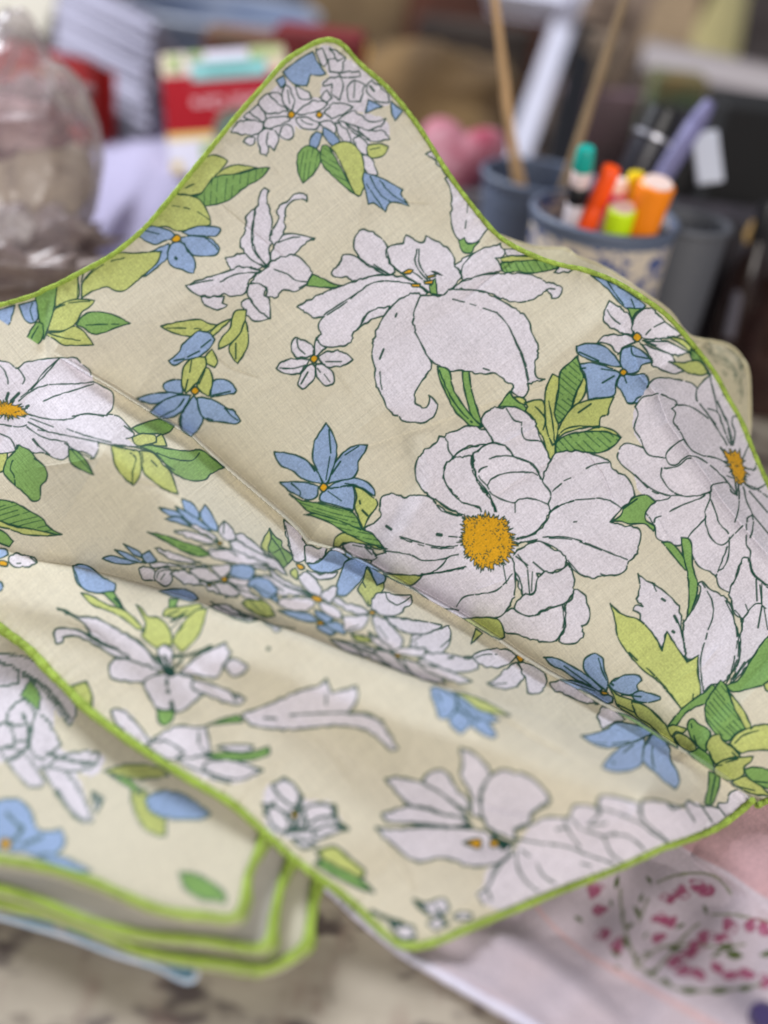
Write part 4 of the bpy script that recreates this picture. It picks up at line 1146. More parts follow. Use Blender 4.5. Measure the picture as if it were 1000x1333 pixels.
for _x,_y,_a,_l in [(330,300,40,120),(520,250,20,90),(640,360,-35,110),(430,470,55,100),(300,470,30,90),(560,600,70,70),(700,560,-20,110),(780,620,60,90),(880,700,50,80),(650,760,-15,90),(200,640,20,120),(90,600,-10,90),(250,880,35,130),(420,980,50,140),(640,1040,20,130),(780,1060,-10,90),(520,1120,60,90),(120,830,30,90),(700,960,30,110),(910,860,-40,70),(350,200,60,80),(470,160,-50,70)]:
    _t=math.radians(_a); _dx,_dy=math.cos(_t)*_l/2,math.sin(_t)*_l/2; _k=_r9.uniform(-10,10)
    CREASES.append(([(_x-_dx,_y-_dy),(_x+_k*math.sin(_t),_y-_k*math.cos(_t)),(_x+_dx,_y+_dy)],_r9.choice((-1,1))*_r9.uniform(.00035,.0008)))
def cloth_depth(x,y,micro=True):
    x=np.asarray(x,float); y=np.asarray(y,float)
    d=MACRO(x,y)
    s,u=sdist(x,y,[(-120,350),(0,421)]+RIDGE+[(1060,1085)])
    u=(x*.86+y*.5-279)/1082.
    A=np.clip((u-.01)*9,0,1)*np.clip((.97-u)*9+.25,.25,1)      # strength of the main fold along its length
    dent=1-.75*np.exp(-((x-388)/16)**2)
    up=np.where(s<0, .026*np.exp(s/38)*sstep(-s/7.0), 0)
    dn=np.where(s>=0, (+.0075-.0420*sstep(s/78.)+.0325*sstep((s-62)/180.)),0)*np.exp(-np.maximum(s-220,0)/80)
    roll=0
    d=d+A*(up+dn*.9+roll)
    s2,u2=sdist(x,y,FOLD2); u2=np.clip((x*.952+y*.305-137)/973.,0,1); A2=np.clip((1-u2)*3.2,0,1)**1.2*(1-.45*np.exp(-((u2-.05)/.12)**2))
    up2=np.where(s2<0, .016*np.exp(s2/26), .016*np.exp(-s2/4.))
    dn2=np.where(s2>=0,-.004-.010*sstep(s2/70)+.010*sstep((s2-50)/140), -.004*np.exp(s2/5))
    d=d+A2*(up2+dn2)*np.where(s2>0,np.exp(-np.maximum(s2-190,0)/60),1)
    s3,u3=sdist(x,y,CREST3)
    # beyond this crest (to the right / above) the cloth turns away
    A3=sstep(u3*4)*sstep((1-u3)*30)
    d=d+A3*np.where(s3<0,.034*(1-np.exp(s3/80.)),0.0170*(1-np.exp(-s3/45))*np.exp(-s3/110))-A3*.0020*np.exp(-np.abs(s3)/10)
    for ln,a,wd,sk in WR: d=d+bump_line(x,y,ln,a,wd,sk)
    if micro:
        for ln,a in CREASES:
            s9,u9=sdist(x,y,ln); d=d+a*np.exp(-np.abs(s9)/5.5)*np.sign(s9+.001)*np.sqrt(sstep(u9*4)*sstep((1-u9)*4)+1e-9)*.6+a*np.exp(-(s9/5)**2)*np.sqrt(sstep(u9*4)*sstep((1-u9)*4)+1e-9)
        for ed in (TOP,BOT):
            s9,u9=sdist(x,y,ed); L9=u9*1500
            d=d+.00045*np.exp(-np.abs(s9)/11)*(np.sin(L9*.21+2*np.sin(L9*.043))+.6*np.sin(L9*.47+1))
        d=d+.0004*np.sin(x*.021+y*.013+np.sin(y*.017)*2)+.00016*np.sin(x*.05-y*.043+np.sin(x*.03)*1.5)+.00003*np.sin(x*.13+y*.17+np.sin(y*.05)*3)
    return np.minimum(d,TD(x,y,.002))

# ------------------------------------------------------------------ sheets of cloth
def inpoly(x,y,poly):
    r=np.zeros(x.shape,bool)
    for i in range(len(poly)):
        (xi,yi),(xj,yj)=poly[i-1],poly[i]
        if yi==yj: continue
        c=((yi<=y)&(y<yj))|((yj<=y)&(y<yi)); r^=c&(x<xi+(y-yi)*(xj-xi)/(yj-yi))
    return r
def sheet(name,depth,poly,bounds,step,colors,m,parent=None,col=None):
    x0,y0,x1,y1=bounds; nx=int((x1-x0)/step)+1; ny=int((y1-y0)/step)+1
    X,Y=np.meshgrid(x0+np.arange(nx)*step,y0+np.arange(ny)*step)
    D=depth(X,Y); V3=P(X,Y,D).reshape(-1,3)
    ins=inpoly(X[:-1,:-1]+step/2,Y[:-1,:-1]+step/2,poly)
    I=np.arange(nx*ny).reshape(ny,nx)
    q=np.stack([I[1:,:-1][ins],I[1:,1:][ins],I[:-1,1:][ins],I[:-1,:-1][ins]],1)
    used=np.zeros(nx*ny,bool); used[q.ravel()]=True; mp=np.cumsum(used)-1; q=mp[q]; vv=V3[used]
    me=bpy.data.meshes.new(name); me.vertices.add(len(vv)); me.vertices.foreach_set('co',vv.astype(np.float32).ravel())
    me.loops.add(q.size); me.loops.foreach_set('vertex_index',q.ravel().astype(np.int32))
    me.polygons.add(len(q)); me.polygons.foreach_set('loop_start',np.arange(0,q.size,4,dtype=np.int32)); me.polygons.foreach_set('loop_total',np.full(len(q),4,np.int32))
    me.update(calc_edges=True); me.validate()
    at=me.color_attributes.new('print','FLOAT_COLOR','POINT')
    if colors is not None:
        cx=np.clip((X-colors[1]).astype(int),0,colors[0].shape[1]-1); cy=np.clip((Y-colors[2]).astype(int),0,colors[0].shape[0]-1)
        c=colors[0][cy,cx].reshape(-1,3)[used]
    else: c=np.tile(np.array(col),(len(vv),1))
    at.data.foreach_set('color',np.c_[c,np.ones(len(c))].astype(np.float32).ravel())
    uv=me.uv_layers.new(name='UVMap'); U=np.c_[X.ravel()[used],Y.ravel()[used]]/1000.
    uv.data.foreach_set('uv',U[q.ravel()].astype(np.float32).ravel())
    return link(name,me,m,parent)
def fabric(name,weave=.95,thread=760.,var=.09,trans=.3,rough=.92,ang=38.,bumps=.5):
    m=bpy.data.materials.new(name); m.use_nodes=True; n=m.node_tree.nodes; L=m.node_tree.links; b=n['Principled BSDF']
    b.inputs['Roughness'].default_value=rough; b.inputs['Specular IOR Level'].default_value=.15; b.inputs['Sheen Weight'].default_value=.15
    at=n.new('ShaderNodeAttribute'); at.attribute_name='print'; uv=n.new('ShaderNodeUVMap'); uv.uv_map='UVMap'
    def thr(a,sx,sy,det=3):
        mp=n.new('ShaderNodeMapping'); mp.inputs['Rotation'].default_value=(0,0,math.radians(a)); mp.inputs['Scale'].default_value=(sx,sy,1)
        # rotate first, then stretch along the thread
        m0=n.new('ShaderNodeMapping'); m0.inputs['Rotation'].default_value=(0,0,math.radians(a)); mp.inputs['Rotation'].default_value=(0,0,0)
        L.new(uv.outputs[0],m0.inputs[0]); L.new(m0.outputs[0],mp.inputs[0])
        z=n.new('ShaderNodeTexNoise'); z.inputs['Scale'].default_value=1; z.inputs['Detail'].default_value=det; z.inputs['Roughness'].default_value=.6; L.new(mp.outputs[0],z.inputs[0]); return z
    za=thr(ang,12,thread*.55); zb=thr(ang,thread*.55,12); zc=thr(ang,4,70,2); zd=thr(ang,90,90,4)
    def mth(op,a,b_):
        x=n.new('ShaderNodeMath'); x.operation=op
        for i,v in enumerate((a,b_)):
            if isinstance(v,(int,float)): x.inputs[i].default_value=v
            else: L.new(v,x.inputs[i])
        return x.outputs[0]
    s=mth('ADD',mth('ADD',za.outputs[0],zb.outputs[0]),mth('MULTIPLY',mth('ADD',zc.outputs[0],zd.outputs[0]),.35))
    s=mth('SUBTRACT',s,1.35)
    f=mth('ADD',mth('MULTIPLY',s,var*3.2*weave),1.)
    vm=n.new('ShaderNodeVectorMath'); vm.operation='SCALE'; L.new(at.outputs['Color'],vm.inputs[0]); L.new(f,vm.inputs['Scale'])
    L.new(vm.outputs[0],b.inputs['Base Color'])
    bp=n.new('ShaderNodeBump'); bp.inputs['Strength'].default_value=bumps; bp.inputs['Distance'].default_value=.0006; L.new(mth('ADD',za.outputs[0],zb.outputs[0]),bp.inputs['Height']); L.new(bp.outputs[0],b.inputs['Normal'])
    tr=n.new('ShaderNodeBsdfTranslucent'); L.new(vm.outputs[0],tr.inputs[0]); mx=n.new('ShaderNodeMixShader'); mx.inputs[0].default_value=trans
    L.new(b.outputs[0],mx.inputs[1]); L.new(tr.outputs[0],mx.inputs[2]); L.new(mx.outputs[0],n['Material Output'].inputs[0])
    return m
FAB=fabric('printed_cotton'); FAB2=fabric('printed_cotton_plain',weave=.5)
def hem_mat():
    m=mat('green_binding',(166,192,86),.9,var=.22,scale=140,bump=.9,bscale=1400,spec=.15)
    return m
HEM=hem_mat()
def hem(name,path,depth,wpx,parent,m=HEM,off=-.0006,step=1.1):
    p=smoothpath(path,step); d=depth(p[:,0],p[:,1])+off
    wp=p[:,2] if p.shape[1]>2 else np.full(len(p),wpx)
    pts=P(p[:,0],p[:,1],d); r=wp/2*d/F
    k=len(p); kk=np.arange(k)*step; r=r*(.95+.03*np.sin(kk*1.55+np.sin(kk*.21)*1.2)+.06*np.sin(kk*.35+np.sin(kk*.09)*2)+.05*np.sin(kk*.083))
    return tube(name,pts,list(r),m,parent,n=12)
# ------------------------------------------------------------------ setting
tb=mat('worn_wood',(150,140,126),.75,var=.25,scale=14,bump=.3,bscale=60)
def table_material():
    m=tb; n=m.node_tree.nodes; L=m.node_tree.links; b=n['Principled BSDF']
    tc=n.new('ShaderNodeTexCoord')
    def nz(sc,det,off,st=(1,1,1)):
        mp=n.new('ShaderNodeMapping'); mp.inputs['Location'].default_value=(off,off*.7,0); mp.inputs['Scale'].default_value=st; L.new(tc.outputs['Object'],mp.inputs[0])
        z=n.new('ShaderNodeTexNoise'); z.inputs['Scale'].default_value=sc; z.inputs['Detail'].default_value=det; L.new(mp.outputs[0],z.inputs[0]); return z.outputs[0]
    def ramp(src,p0,p1,c0,c1):
        r=n.new('ShaderNodeValToRGB'); e=r.color_ramp.elements; e[0].position=p0; e[1].position=p1; e[0].color=(*c0,1); e[1].color=(*c1,1); L.new(src,r.inputs[0]); return r.outputs[0]
    base=ramp(nz(16,5,0,(1,2.2,1)),.3,.7,_lin((128,118,104)),_lin((178,168,152)))
    def mix(a,fac,colr):
        x=n.new('ShaderNodeMix'); x.data_type='RGBA'; L.new(fac,x.inputs[0]); L.new(a,x.inputs[6]); x.inputs[7].default_value=(*_lin(colr),1); return x.outputs[2]
    a=mix(base,ramp(nz(34,3,5,(1,1.7,1)),.55,.62,(0,0,0),(.9,.9,.9)),(70,58,58))
    a=mix(a,ramp(nz(25,4,11,(2.2,1,1)),.52,.66,(0,0,0),(.6,.6,.6)),(120,92,84))
    a=mix(a,ramp(nz(90,3,2),.62,.70,(0,0,0),(.7,.7,.7)),(84,72,64))
    L.new(a,b.inputs['Base Color'])
table_material()
box('table',(0,.55,-.02),(.95,0,0),(0,.95,0),(0,0,.02),tb,bev=.003); tag(bpy.data.objects['table'],kind='structure')
bw=mat('room_wall_paint',(74,62,50),.9,var=.25,scale=2.2)
box('wall',(0,1.95,.6),(2.2,0,0),(0,.02,0),(0,0,1.4),bw,bev=0); tag(bpy.data.objects['wall'],kind='structure')
box('floor',(0,.6,-.8),(2.2,0,0),(0,2.0,0),(0,0,.01),mat('floor_dark',(70,60,54),.9,var=.2,scale=5),bev=0); tag(bpy.data.objects['floor'],kind='structure')
# ------------------------------------------------------------------ open napkin
R=Raster(-70,30,1070,1250); R.run(DESIGN); IM=R.result()
root=thing('napkin','large open floral napkin with lime green edge, draped across the middle',"napkin",PT(500,900,0))
sheet('fabric',cloth_depth,TOP+BOT,(-62,44,1064,1240),1.0,(IM,-70,30),FAB,root)
hem('hem',[(*p,6.8) for p in TOP],cloth_depth,8,root)
bsz=lambda p:(9.5 if p[0]>560 else 9.5+ (560-p[0])*.006)
hem('hem',[(*p,bsz(p)) for p in BOT[4:]],cloth_depth,11,root)
hem('hem',[(*p,9) for p in BOT[:4]]+[(983,1047,8)],cloth_depth,9,root)
# ------------------------------------------------------------------ napkin lying behind
back=[(560,250),(620,292),(665,312),(700,322),(735,324),(752,334),(790,350),(830,376),(870,404),(890,430),(905,440),(945,448),(965,465),(975,490),(976,560),(968,600),(975,700),(1040,800),(1040,980),(300,960),(250,420)]
def back_depth(x,y):
    d=cloth_depth(x,y,False)+.016+.002*np.sin(x*.06+y*.03)
    s,u=sdist(x,y,[(560,250),(665,312),(735,324),(790,350),(870,404),(905,440),(945,448),(965,465),(975,490),(976,560),(968,600),(975,700)])
    return np.minimum(d+.010*np.exp(-np.abs(s)/14),TD(x,y,.002))
BD="@750 350 4 1.2\nm 660 400 760 480 830 560; 700 410 780 470 840 540; 740 470 800 490 850 560; 760 500 820 520 840 600; 690 430 720 470 790 560; 820 430 860 520 850 640; 620 360 700 390 780 440\nm 780 420 850 460 870 560 860 700"
R2=Raster(200,240,1070,1000,1); R2.im[:]=s2l((198,190,160)); R2.run(BD); 
root2=thing('napkin','dull reverse side of a napkin corner sticking out at the right','napkin',PT(900,560,0))
sheet('fabric',back_depth,back,(240,246,1044,980),2.0,(R2.result(),200,240),FAB2,root2)
edge=mat('cream_rolled_edge',(186,178,146),.9)
bp_=[(*p,4) for p in back[:18]]
hem('rolled_edge',bp_,back_depth,4,root2,edge,off=0)
# ------------------------------------------------------------------ stacked napkins lower left
SPAL=dict(PAL)
def slab(label,path_front,z,th,wpx,design=None,col=(212,206,182),wave=0.,ytop=740):
    pth=[(a[0]+2.5*math.sin(i*2.3+z*700),a[1]+3*math.sin(i*1.3+z*900)) for i,a in enumerate(path_front)]
    poly=[(-70,ytop)]+[(240,ytop+40)]+pth+[(-70,pth[-1][1])]
    dep=lambda x,y: TD(x,y,z+.0012*np.sin(np.asarray(x)*.02+np.asarray(y)*.013+z*900)+wave*np.sin(np.asarray(x)*.011))
    r=thing('folded_napkin',label,'folded napkin',PT(150,1150,0),'folded floral napkins in the stack at the lower left')
    if design:
        PAL['ink']=(84,112,100); q=Raster(-80,700,440,1300,1); q.run(design); im=(q.result(),-80,700); cc=None
    else: im=None; cc=s2l(col)
    sheet('top_fold',dep,poly,(-72,ytop,440,1290),3.0,im,FAB2,r,cc)
    # rounded folded edge going down to the layer below
    p=smoothpath([(*a,0) for a in pth],4.); vs=[];fs=[]
    for k,(zz,outp) in enumerate([(0,0),(-.25,.0012),(-.5,.0016),(-.75,.0012),(-1,0)]):
        q=PT(p[:,0],p[:,1],z); cen=np.array(PT(120,950,z)); dv=q-cen; dv[:,2]=0; dv/=np.linalg.norm(dv,axis=1)[:,None]
        q=q+dv*outp; q[:,2]=q[:,2]+zz*th
        vs+=list(q)
    n=len(p)
    for k in range(4):
        for i in range(n-1): fs.append((k*n+i,(k+1)*n+i,(k+1)*n+i+1,k*n+i+1))
    me=newmesh('folded_edge',vs,fs); at=me.color_attributes.new('print','FLOAT_COLOR','POINT')
    cc2=s2l((206,200,178)); arr=np.tile(np.r_[cc2,1],(len(vs),1)); at.data.foreach_set('color',arr.astype(np.float32).ravel()); me.uv_layers.new(name='UVMap')
    link('folded_edge',me,FAB2,r)
    hem('hem',[(a[0],a[1],wpx) for a in pth],dep,wpx,r,off=-.0008)
    q=[(a[0]+4+3*math.sin(i*1.7+z*800),a[1]+5+3*math.cos(i*1.1+z*500),wpx*.8) for i,a in enumerate(pth)]
    hem('hem',q,lambda x,y: TD(x,y,z-th*.9),wpx,r,off=0)
    return r
F1=[(352,1076),(342,1090),(334,1112),(326,1140),(317,1168),(308,1190),(296,1198),(270,1196),(235,1189),(200,1178),(160,1165),(120,1149),(60,1132),(0,1118),(-70,1100)]
F2=[(384,1105),(374,1125),(366,1160),(357,1196),(348,1222),(335,1233),(300,1232),(250,1226),(200,1218),(150,1207),(100,1192),(50,1174),(0,1160),(-70,1140)]
F3=[(412,1140),(410,1165),(406,1200),(396,1226),(376,1247),(345,1262),(325,1263),(280,1254),(230,1245),(180,1234),(130,1215),(60,1192),(0,1174),(-70,1150)]
slab('topmost folded napkin of the lower left stack, blue flower and white lilies on it',F1,.0235,.004,12,STACK)
slab('second folded napkin from the top of the lower left stack, plain cream strip showing',F2,.0165,.0035,13,None,(218,212,204))
slab('lowest folded napkin of the stack, its lime edge above the pale blue cloth',F3,.0105,.0035,14,None,(216,210,190))
bl=thing('folded_cloth','pale blue and white cloth folded flat under the napkin stack on the table','cloth',PT(150,1230,0))
q=Raster(-80,1100,300,1320,1); q.im[:]=s2l((206,210,220))
for (a,b_) in (((10,1190),(70,1230)),((85,1205),(118,1260)),((190,1230),(262,1290))): q.fill([(a[0],a[1]),(b_[0],a[1]+8),(b_[0],b_[1]),(a[0],b_[1]-6)],s2l((120,178,208)))
dpl=lambda x,y: TD(x,y,.0035)
sheet('top_fold',dpl,[(-70,1100),(280,1150),(262,1200),(252,1276),(200,1258),(150,1243),(100,1224),(40,1206),(0,1195),(-70,1180)],(-72,1100,300,1290),3.0,(q.result(),-80,1100),FAB2,bl)
tube('rolled_edge',P(*[(lambda p:(p[:,0],p[:,1],dpl(p[:,0],p[:,1])+.0004))(smoothpath([(262,1200,0),(252,1275,0),(200,1257,0),(150,1242,0),(100,1223,0),(40,1205,0),(0,1194,0),(-70,1179,0)]))][0]),.0009,mat('blue_white_edge',(150,180,204),.9,second=(214,214,226),scale=40),bl)
# ------------------------------------------------------------------ embroidered cloth lower right
def emb_depth(x,y):
    x=np.asarray(x,float); y=np.asarray(y,float)
    z=.0035+.0018*np.sin((x*.9-y*.75)*.03)+.0012*np.sin((x*.7-y*1.0)*.055+1)+.0008*np.sin(x*.05+y*.04)
    for ln,a,wd in (([(540,1240),(640,1290),(720,1350)],.004,14),([(620,1200),(720,1260),(820,1340)],.004,16),([(900,1110),(1000,1180),(1060,1220)],.003,12),([(840,1090),(940,1150),(1060,1200)],-.002,12)):
        z=z+bump_line(x,y,ln,a,wd)
    return TD(x,y,np.clip(z,.0012,None))
E=Raster(380,1000,1080,1400,2); E.im[:]=s2l((208,194,202)); E.run(EMB)
ecl=thing('embroidered_cloth','wrinkled pale pink cloth embroidered with heather sprigs at the bottom right','embroidered cloth',PT(800,1250,0))
EP=[(395,1130),(430,1162),(470,1198),(520,1238),(560,1262),(620,1296),(680,1330),(740,1368),(790,1400)]
sheet('fabric',emb_depth,EP+[(1075,1400),(1075,980),(600,1050)],(390,980,1076,1400),1.5,(E.result(),380,1000),FAB2,ecl)
EH=mat('white_rolled_hem',(206,202,218),.9,bump=.3,bscale=500)
hem('hem',[(p[0],p[1],8+i*1.2) for i,p in enumerate(EP)],emb_depth,16,ecl,EH,off=-.0004)
tag(lathe('purple_bead',PT(995,1324,.004),PT(995,1324,.012),[(0,.003),(.3,.0045),(.7,.0045),(1,.003)],mat('purple_bead',(54,44,86),.35)),'small dark purple bead at the bottom right corner of the pink cloth','bead')
# ------------------------------------------------------------------ background, right: cups, pens
Z=np.array([0,0,1.])
def at(x,y,z): return np.array(PT(x,y,z),float)
def pot(name,label,cat,rimc,zr,r_top,r_bot,mbody,mrim,parts_body='body',wall=.0022,xs=1.,rotz=0.,group=None):
    c=at(*rimc,zr); kk_=float(TD(*rimc,zr))/F; r_top*=kk_; r_bot*=kk_; base=c.copy(); base[2]=0
    r=thing(name,label,cat,base,group)
    pr=[(0,r_bot*.96),(.01,r_bot),(.5,(r_bot+r_top)/2),(.97,r_top),(1,r_top),(1,r_top-wall),(.97,r_top-wall),(.5,(r_bot+r_top)/2-wall),(.02,r_bot-wall),(.02,.0001)]
    b=lathe(parts_body,base,c,pr,mbody,r,n=64,cap0=True,cap1=False)
    ring=[c+np.array([math.cos(a)*r_top,math.sin(a)*r_top,0]) for a in np.linspace(0,2*math.pi,49)]
    k=tube('rim',ring,.0022,mrim,r,n=10)
    if xs!=1.:
        r.scale=(xs,1,1); r.rotation_euler=(0,0,rotz)
    return r,c
grey=mat('painted_tin',(88,98,118),.5,var=.06,scale=12,spec=.5)
gbody=mat('grey_tin',(84,86,92),.55,var=.08,scale=9)
pat=mat('flower_print_paper',(196,184,168),.8,second=(60,78,128),scale=150,sharp=False)
pat.node_tree.nodes['Color Ramp'].color_ramp.elements[0].position=.49; pat.node_tree.nodes['Color Ramp'].color_ramp.elements[1].position=.55
dark=mat('black_plastic',(20,20,24),.4); vdark=mat('soft_black',(16,15,17),.8,var=.2)
cup,cc=pot('pen_cup','pen cup with cream paper and tiny blue flower print, full of bright markers','pen cup',(787,280),.125,93,82,pat,grey); RC=93*float(TD(787,280,.125))/F
ring=lambda c,r,z0: [c+np.array([math.cos(a)*r,math.sin(a)*r,z0]) for a in np.linspace(0,2*math.pi,49)]
lathe('band',cc-Z*.0065,cc,[(0,RC*1.012),(1,RC*1.02)],grey,cup,n=64,cap0=False,cap1=False)
dC_=lambda db,l: db-l*db/F*math.tan(PITCH)*1.05
def pen(name,label,cat,top,dt,bot,db,r,parts,group='pens standing in the patterned cup'):
    """parts: list of (name, t0, t1, r0factor, r1factor, material)   t=0 bottom .. 1 top"""
    dt=dt-db+dC_(db,math.dist(top,bot)); a=np.array(P(*bot,db)); b=np.array(P(*top,dt))
    # carry the pen on down to the bottom of the cup
    root=thing(name,label,cat,a,group)
    for (pn,t0,t1,f0,f1,m) in parts:
        p0=a+(b-a)*t0; p1=a+(b-a)*t1
        e=min(.12,.0012/max(1e-4,np.linalg.norm(p1-p0)))
        lathe(pn,p0,p1,[(0,r*f0*.9),(e,r*f0),(1-e,r*f1),(1,r*f1*.86)],m,root,n=28)
    return root
dC=float(TD(787,280,.125))
white=mat('white_plastic',(216,208,214),.45); teal=mat('teal_plastic',(16,160,148),.4); blk=dark
orr=mat('orange_red_plastic',(252,84,14),.4); pink=mat('magenta_plastic',(206,60,110),.45); ylw=mat('yellow_plastic',(240,212,22),.45)
lime=mat('fluorescent_yellow_plastic',(206,238,20),.45); org=mat('orange_plastic',(252,140,20),.45); pale=mat('pale_cap_plastic',(232,206,196),.5)
lav=mat('lavender_plastic',(118,116,158),.6)
k=dC/F
pen('marker_pen','white marker pen with a teal cap and dark band, leftmost in the patterned cup','marker pen',(764,192),dC-.0,(738,330),dC+.004,12.5*k,[('barrel',0,.50,1,1,white),('label_band',.50,.66,1.03,1.03,blk),('collar',.66,.80,1,1,mat('peach_white_plastic',(224,204,204),.5)),('cap',.80,1,1.05,.9,teal)])
pen('marker_pen','plain orange-red marker pen leaning right of the teal capped one','marker pen',(797,218),dC-.006,(752,325),dC-.006,12*k,[('barrel',0,.55,1,1,orr),('cap',.55,1,1.04,.98,orr)])
pen('marker_pen','magenta marker with a pale cap end behind the fluorescent yellow one','marker pen',(806,234),dC+.004,(795,320),dC+.004,13.5*k,[('barrel',0,.84,1,1,pink),('cap',.84,1,1,.85,pale)])
pen('marker_pen','yellow marker pen between the magenta and the fat orange one','marker pen',(829,225),dC+.006,(812,320),dC+.004,10.5*k,[('barrel',0,.8,1,1,ylw),('cap',.8,1,1.05,1,ylw)])
def capped(label,top,dt,bot,db,rpx,m):
    r=pen('highlighter',label,'highlighter',top,dt,bot,db,rpx*k,[('barrel',0,1,.92,1,m)])
    dt=dt-db+dC_(db,math.dist(top,bot)); a=np.array(P(*bot,db)); b=np.array(P(*top,dt)); u=(b-a)/np.linalg.norm(b-a)
    lathe('end_cap',b-u*.0005,b+u*.0008,[(0,rpx*k*.84),(1,rpx*k*.78)],pale,r,n=28)
capped('short fluorescent yellow-green highlighter at the front of the cup',(811,270),dC-.012,(792,345),dC-.008,18,lime)
capped('fat orange highlighter at the right of the cup with a pale end',(857,238),dC-.006,(815,350),dC-.002,22.5,org)
# grey tub with brushes
tub,tc_=pot('brush_tub','wide blue-grey tin tub behind the cup with wooden brush handles in it','tub',(704,230),.118,74,60,grey,grey); RT=74*float(TD(704,230,.118))/F
lathe('band',tc_-Z*.014,tc_-Z*.012,[(0,RT*.985),(.5,RT*1.0),(1,RT*.99)],grey,tub,n=64,cap0=False,cap1=False)
wood=mat('pale_bamboo',(196,160,116),.6,var=.2,scale=60,stretch=(1,1,.2)); wood2=mat('dull_wood',(150,128,98),.65,var=.2,scale=60)
dT=float(TD(704,230,.118))
def stick(label,p0,d0,p1,d1,rpx,m,knot=False):
    r=thing('wooden_brush',label,'brush',P(*p0,d0),'wooden brushes in the grey tub')
    d1=dC_(d0,math.dist(p0,p1))+.02; a=np.array(P(*p0,d0)); b=np.array(P(*p1,d1)); kk=dT/F
    lathe('shaft',a,a+(b-a)*.62,[(0,rpx*kk*1.05),(.5,rpx*kk),(1,rpx*kk*.9)],m,r,n=16)
    lathe('tapered_end',a+(b-a)*.62,b,[(0,rpx*kk*.9),(.7,rpx*kk*.75),(1,rpx*kk*.5)],m,r,n=16)
stick('tall pale wooden brush handle rising from the left of the grey tub',(676,262),dT+.004,(640,-40),dT+.02,5.5,wood)
stick('short pale wooden handle close beside the tall one in the grey tub',(684,262),dT+.002,(654,118),dT+.012,5.5,wood)
stick('darker wooden handle leaning right out of the grey tub',(728,262),dT-.02,(822,-30),dT+.03,5.5,wood2)
# plain grey tin at the right
tin,tcc=pot('tin_can','plain dark grey tin can with a black filling, right of the patterned cup','tin can',(898,290),.120,52,40,gbody,gbody); RN=52*float(TD(898,290,.120))/F
lathe('groove',tcc-Z*.030,tcc-Z*.026,[(0,RN*.92),(.5,RN*.95),(1,RN*.94)],gbody,tin,n=64,cap0=False,cap1=False)
lathe('filling',tcc-Z*.012,tcc-Z*.009,[(0,RN*.9),(.6,RN*.9),(1,RN*.5)],vdark,tin,n=40)
dN=float(TD(898,290,.120))
def rod(name,label,cat,top,dt,bot,db,rpx,parts,group=None):
    return pen(name,label,cat,top,dt,bot,db,rpx*dt/F,parts,group)
r=rod('black_tube','thick black tube with a silver ring leaning behind the markers','tube',(868,142),dC+.08,(795,290),dC+.05,22,[('barrel',0,.74,.95,1,mat('gunmetal',(44,44,52),.35)),('ring',.74,.78,1.12,1.12,mat('silver_ring',(190,190,200),.3,metal=.6)),('cap',.78,1,1.05,1,dark)])
rod('lavender_pen','flat lavender plastic pen leaning right behind the orange highlighter','pen',(925,132),dC+.09,(838,268),dC+.06,10.5,[('barrel',0,.8,1,1.1,lav),('cap',.8,1,1.1,.7,lav)])
wb=mat('white_label',(204,208,222),.6)
c=np.array(P(921,205,dC+.05)); box('plastic_tag',c,RX*.0080+UP*.0010,_f*.002,UP*.0155-RX*.0018,wb); tag(bpy.data.objects['plastic_tag'],'white rectangular tag standing out against the black things at the right','tag')
# black things on the right
def blackbox(name,label,cat,x,y,d,wpx,hpx,m,dep=.03,lean=.0):
    t=np.array(P(x,y-hpx/2,d)); t[2]=max(t[2],.02); c=t.copy(); c[2]=t[2]/2; fw=np.array([_f[0],_f[1],0]); fw/=np.linalg.norm(fw); rw=np.array([1.,0,0])
    o=box(name,c,rw*wpx/2*d/F,fw*dep,Z*t[2]/2,m,bev=.003); tag(o,label,cat); return o
blackbox('black_box','tall black box filling the right edge behind the tin can','box',985,215,.74,100,170,vdark,.03,.2)
blackbox('black_box','black box left of the tallest black one, topped by a white sheet','box',905,215,.78,120,130,mat('dark_case',(34,32,34),.6,var=.3,scale=60),.03,.15)
blackbox('green_carton','small green and brown carton behind the black tube','carton',885,120,.90,70,50,mat('green_brown_card',(70,96,72),.8,second=(128,104,62),scale=22),.02,.1)
lowd=mat('dark_clutter',(26,24,28),.6,var=.4,scale=40,second=(60,54,60))
blackbox('dark_crate','low dark crate behind the grey tin can','crate',950,330,.70,150,110,lowd,.02,.1)
glassm=mat('dark_glass',(52,46,50),.15,second=(96,90,98),scale=60)
g1=lathe('glass_jar',at(985,520,0),at(985,520,0)+Z*.085,[(0,.028),(.05,.031),(.7,.031),(.85,.022),(1,.022)],mat('brown_glass',(58,38,34),.12,second=(30,22,24),scale=30),n=32); tag(g1,'dark brown glass jar at the right edge beside the napkin','jar')
g2=lathe('glass_jar',at(965,420,0)+Z*.0,at(965,420,0)+Z*.085,[(0,.016),(.05,.018),(.9,.018),(1,.012)],glassm,n=32); tag(g2,'slim dark grey glass jar below the tan brush tip','jar')
bt=thing('paint_brush','slim grey brush with a tan tip standing at the right edge','brush',P(955,430,.66))
lathe('handle',P(948,440,.66),P(976,318,.66),[(0,.0035),(1,.003)],mat('grey_handle',(84,80,88),.4),bt,n=14)
lathe('bristles',P(976,318,.66),P(982,288,.66),[(0,.003),(.4,.0045),(1,.0015)],mat('tan_bristle',(200,160,96),.8,bump=.4),bt,n=14)
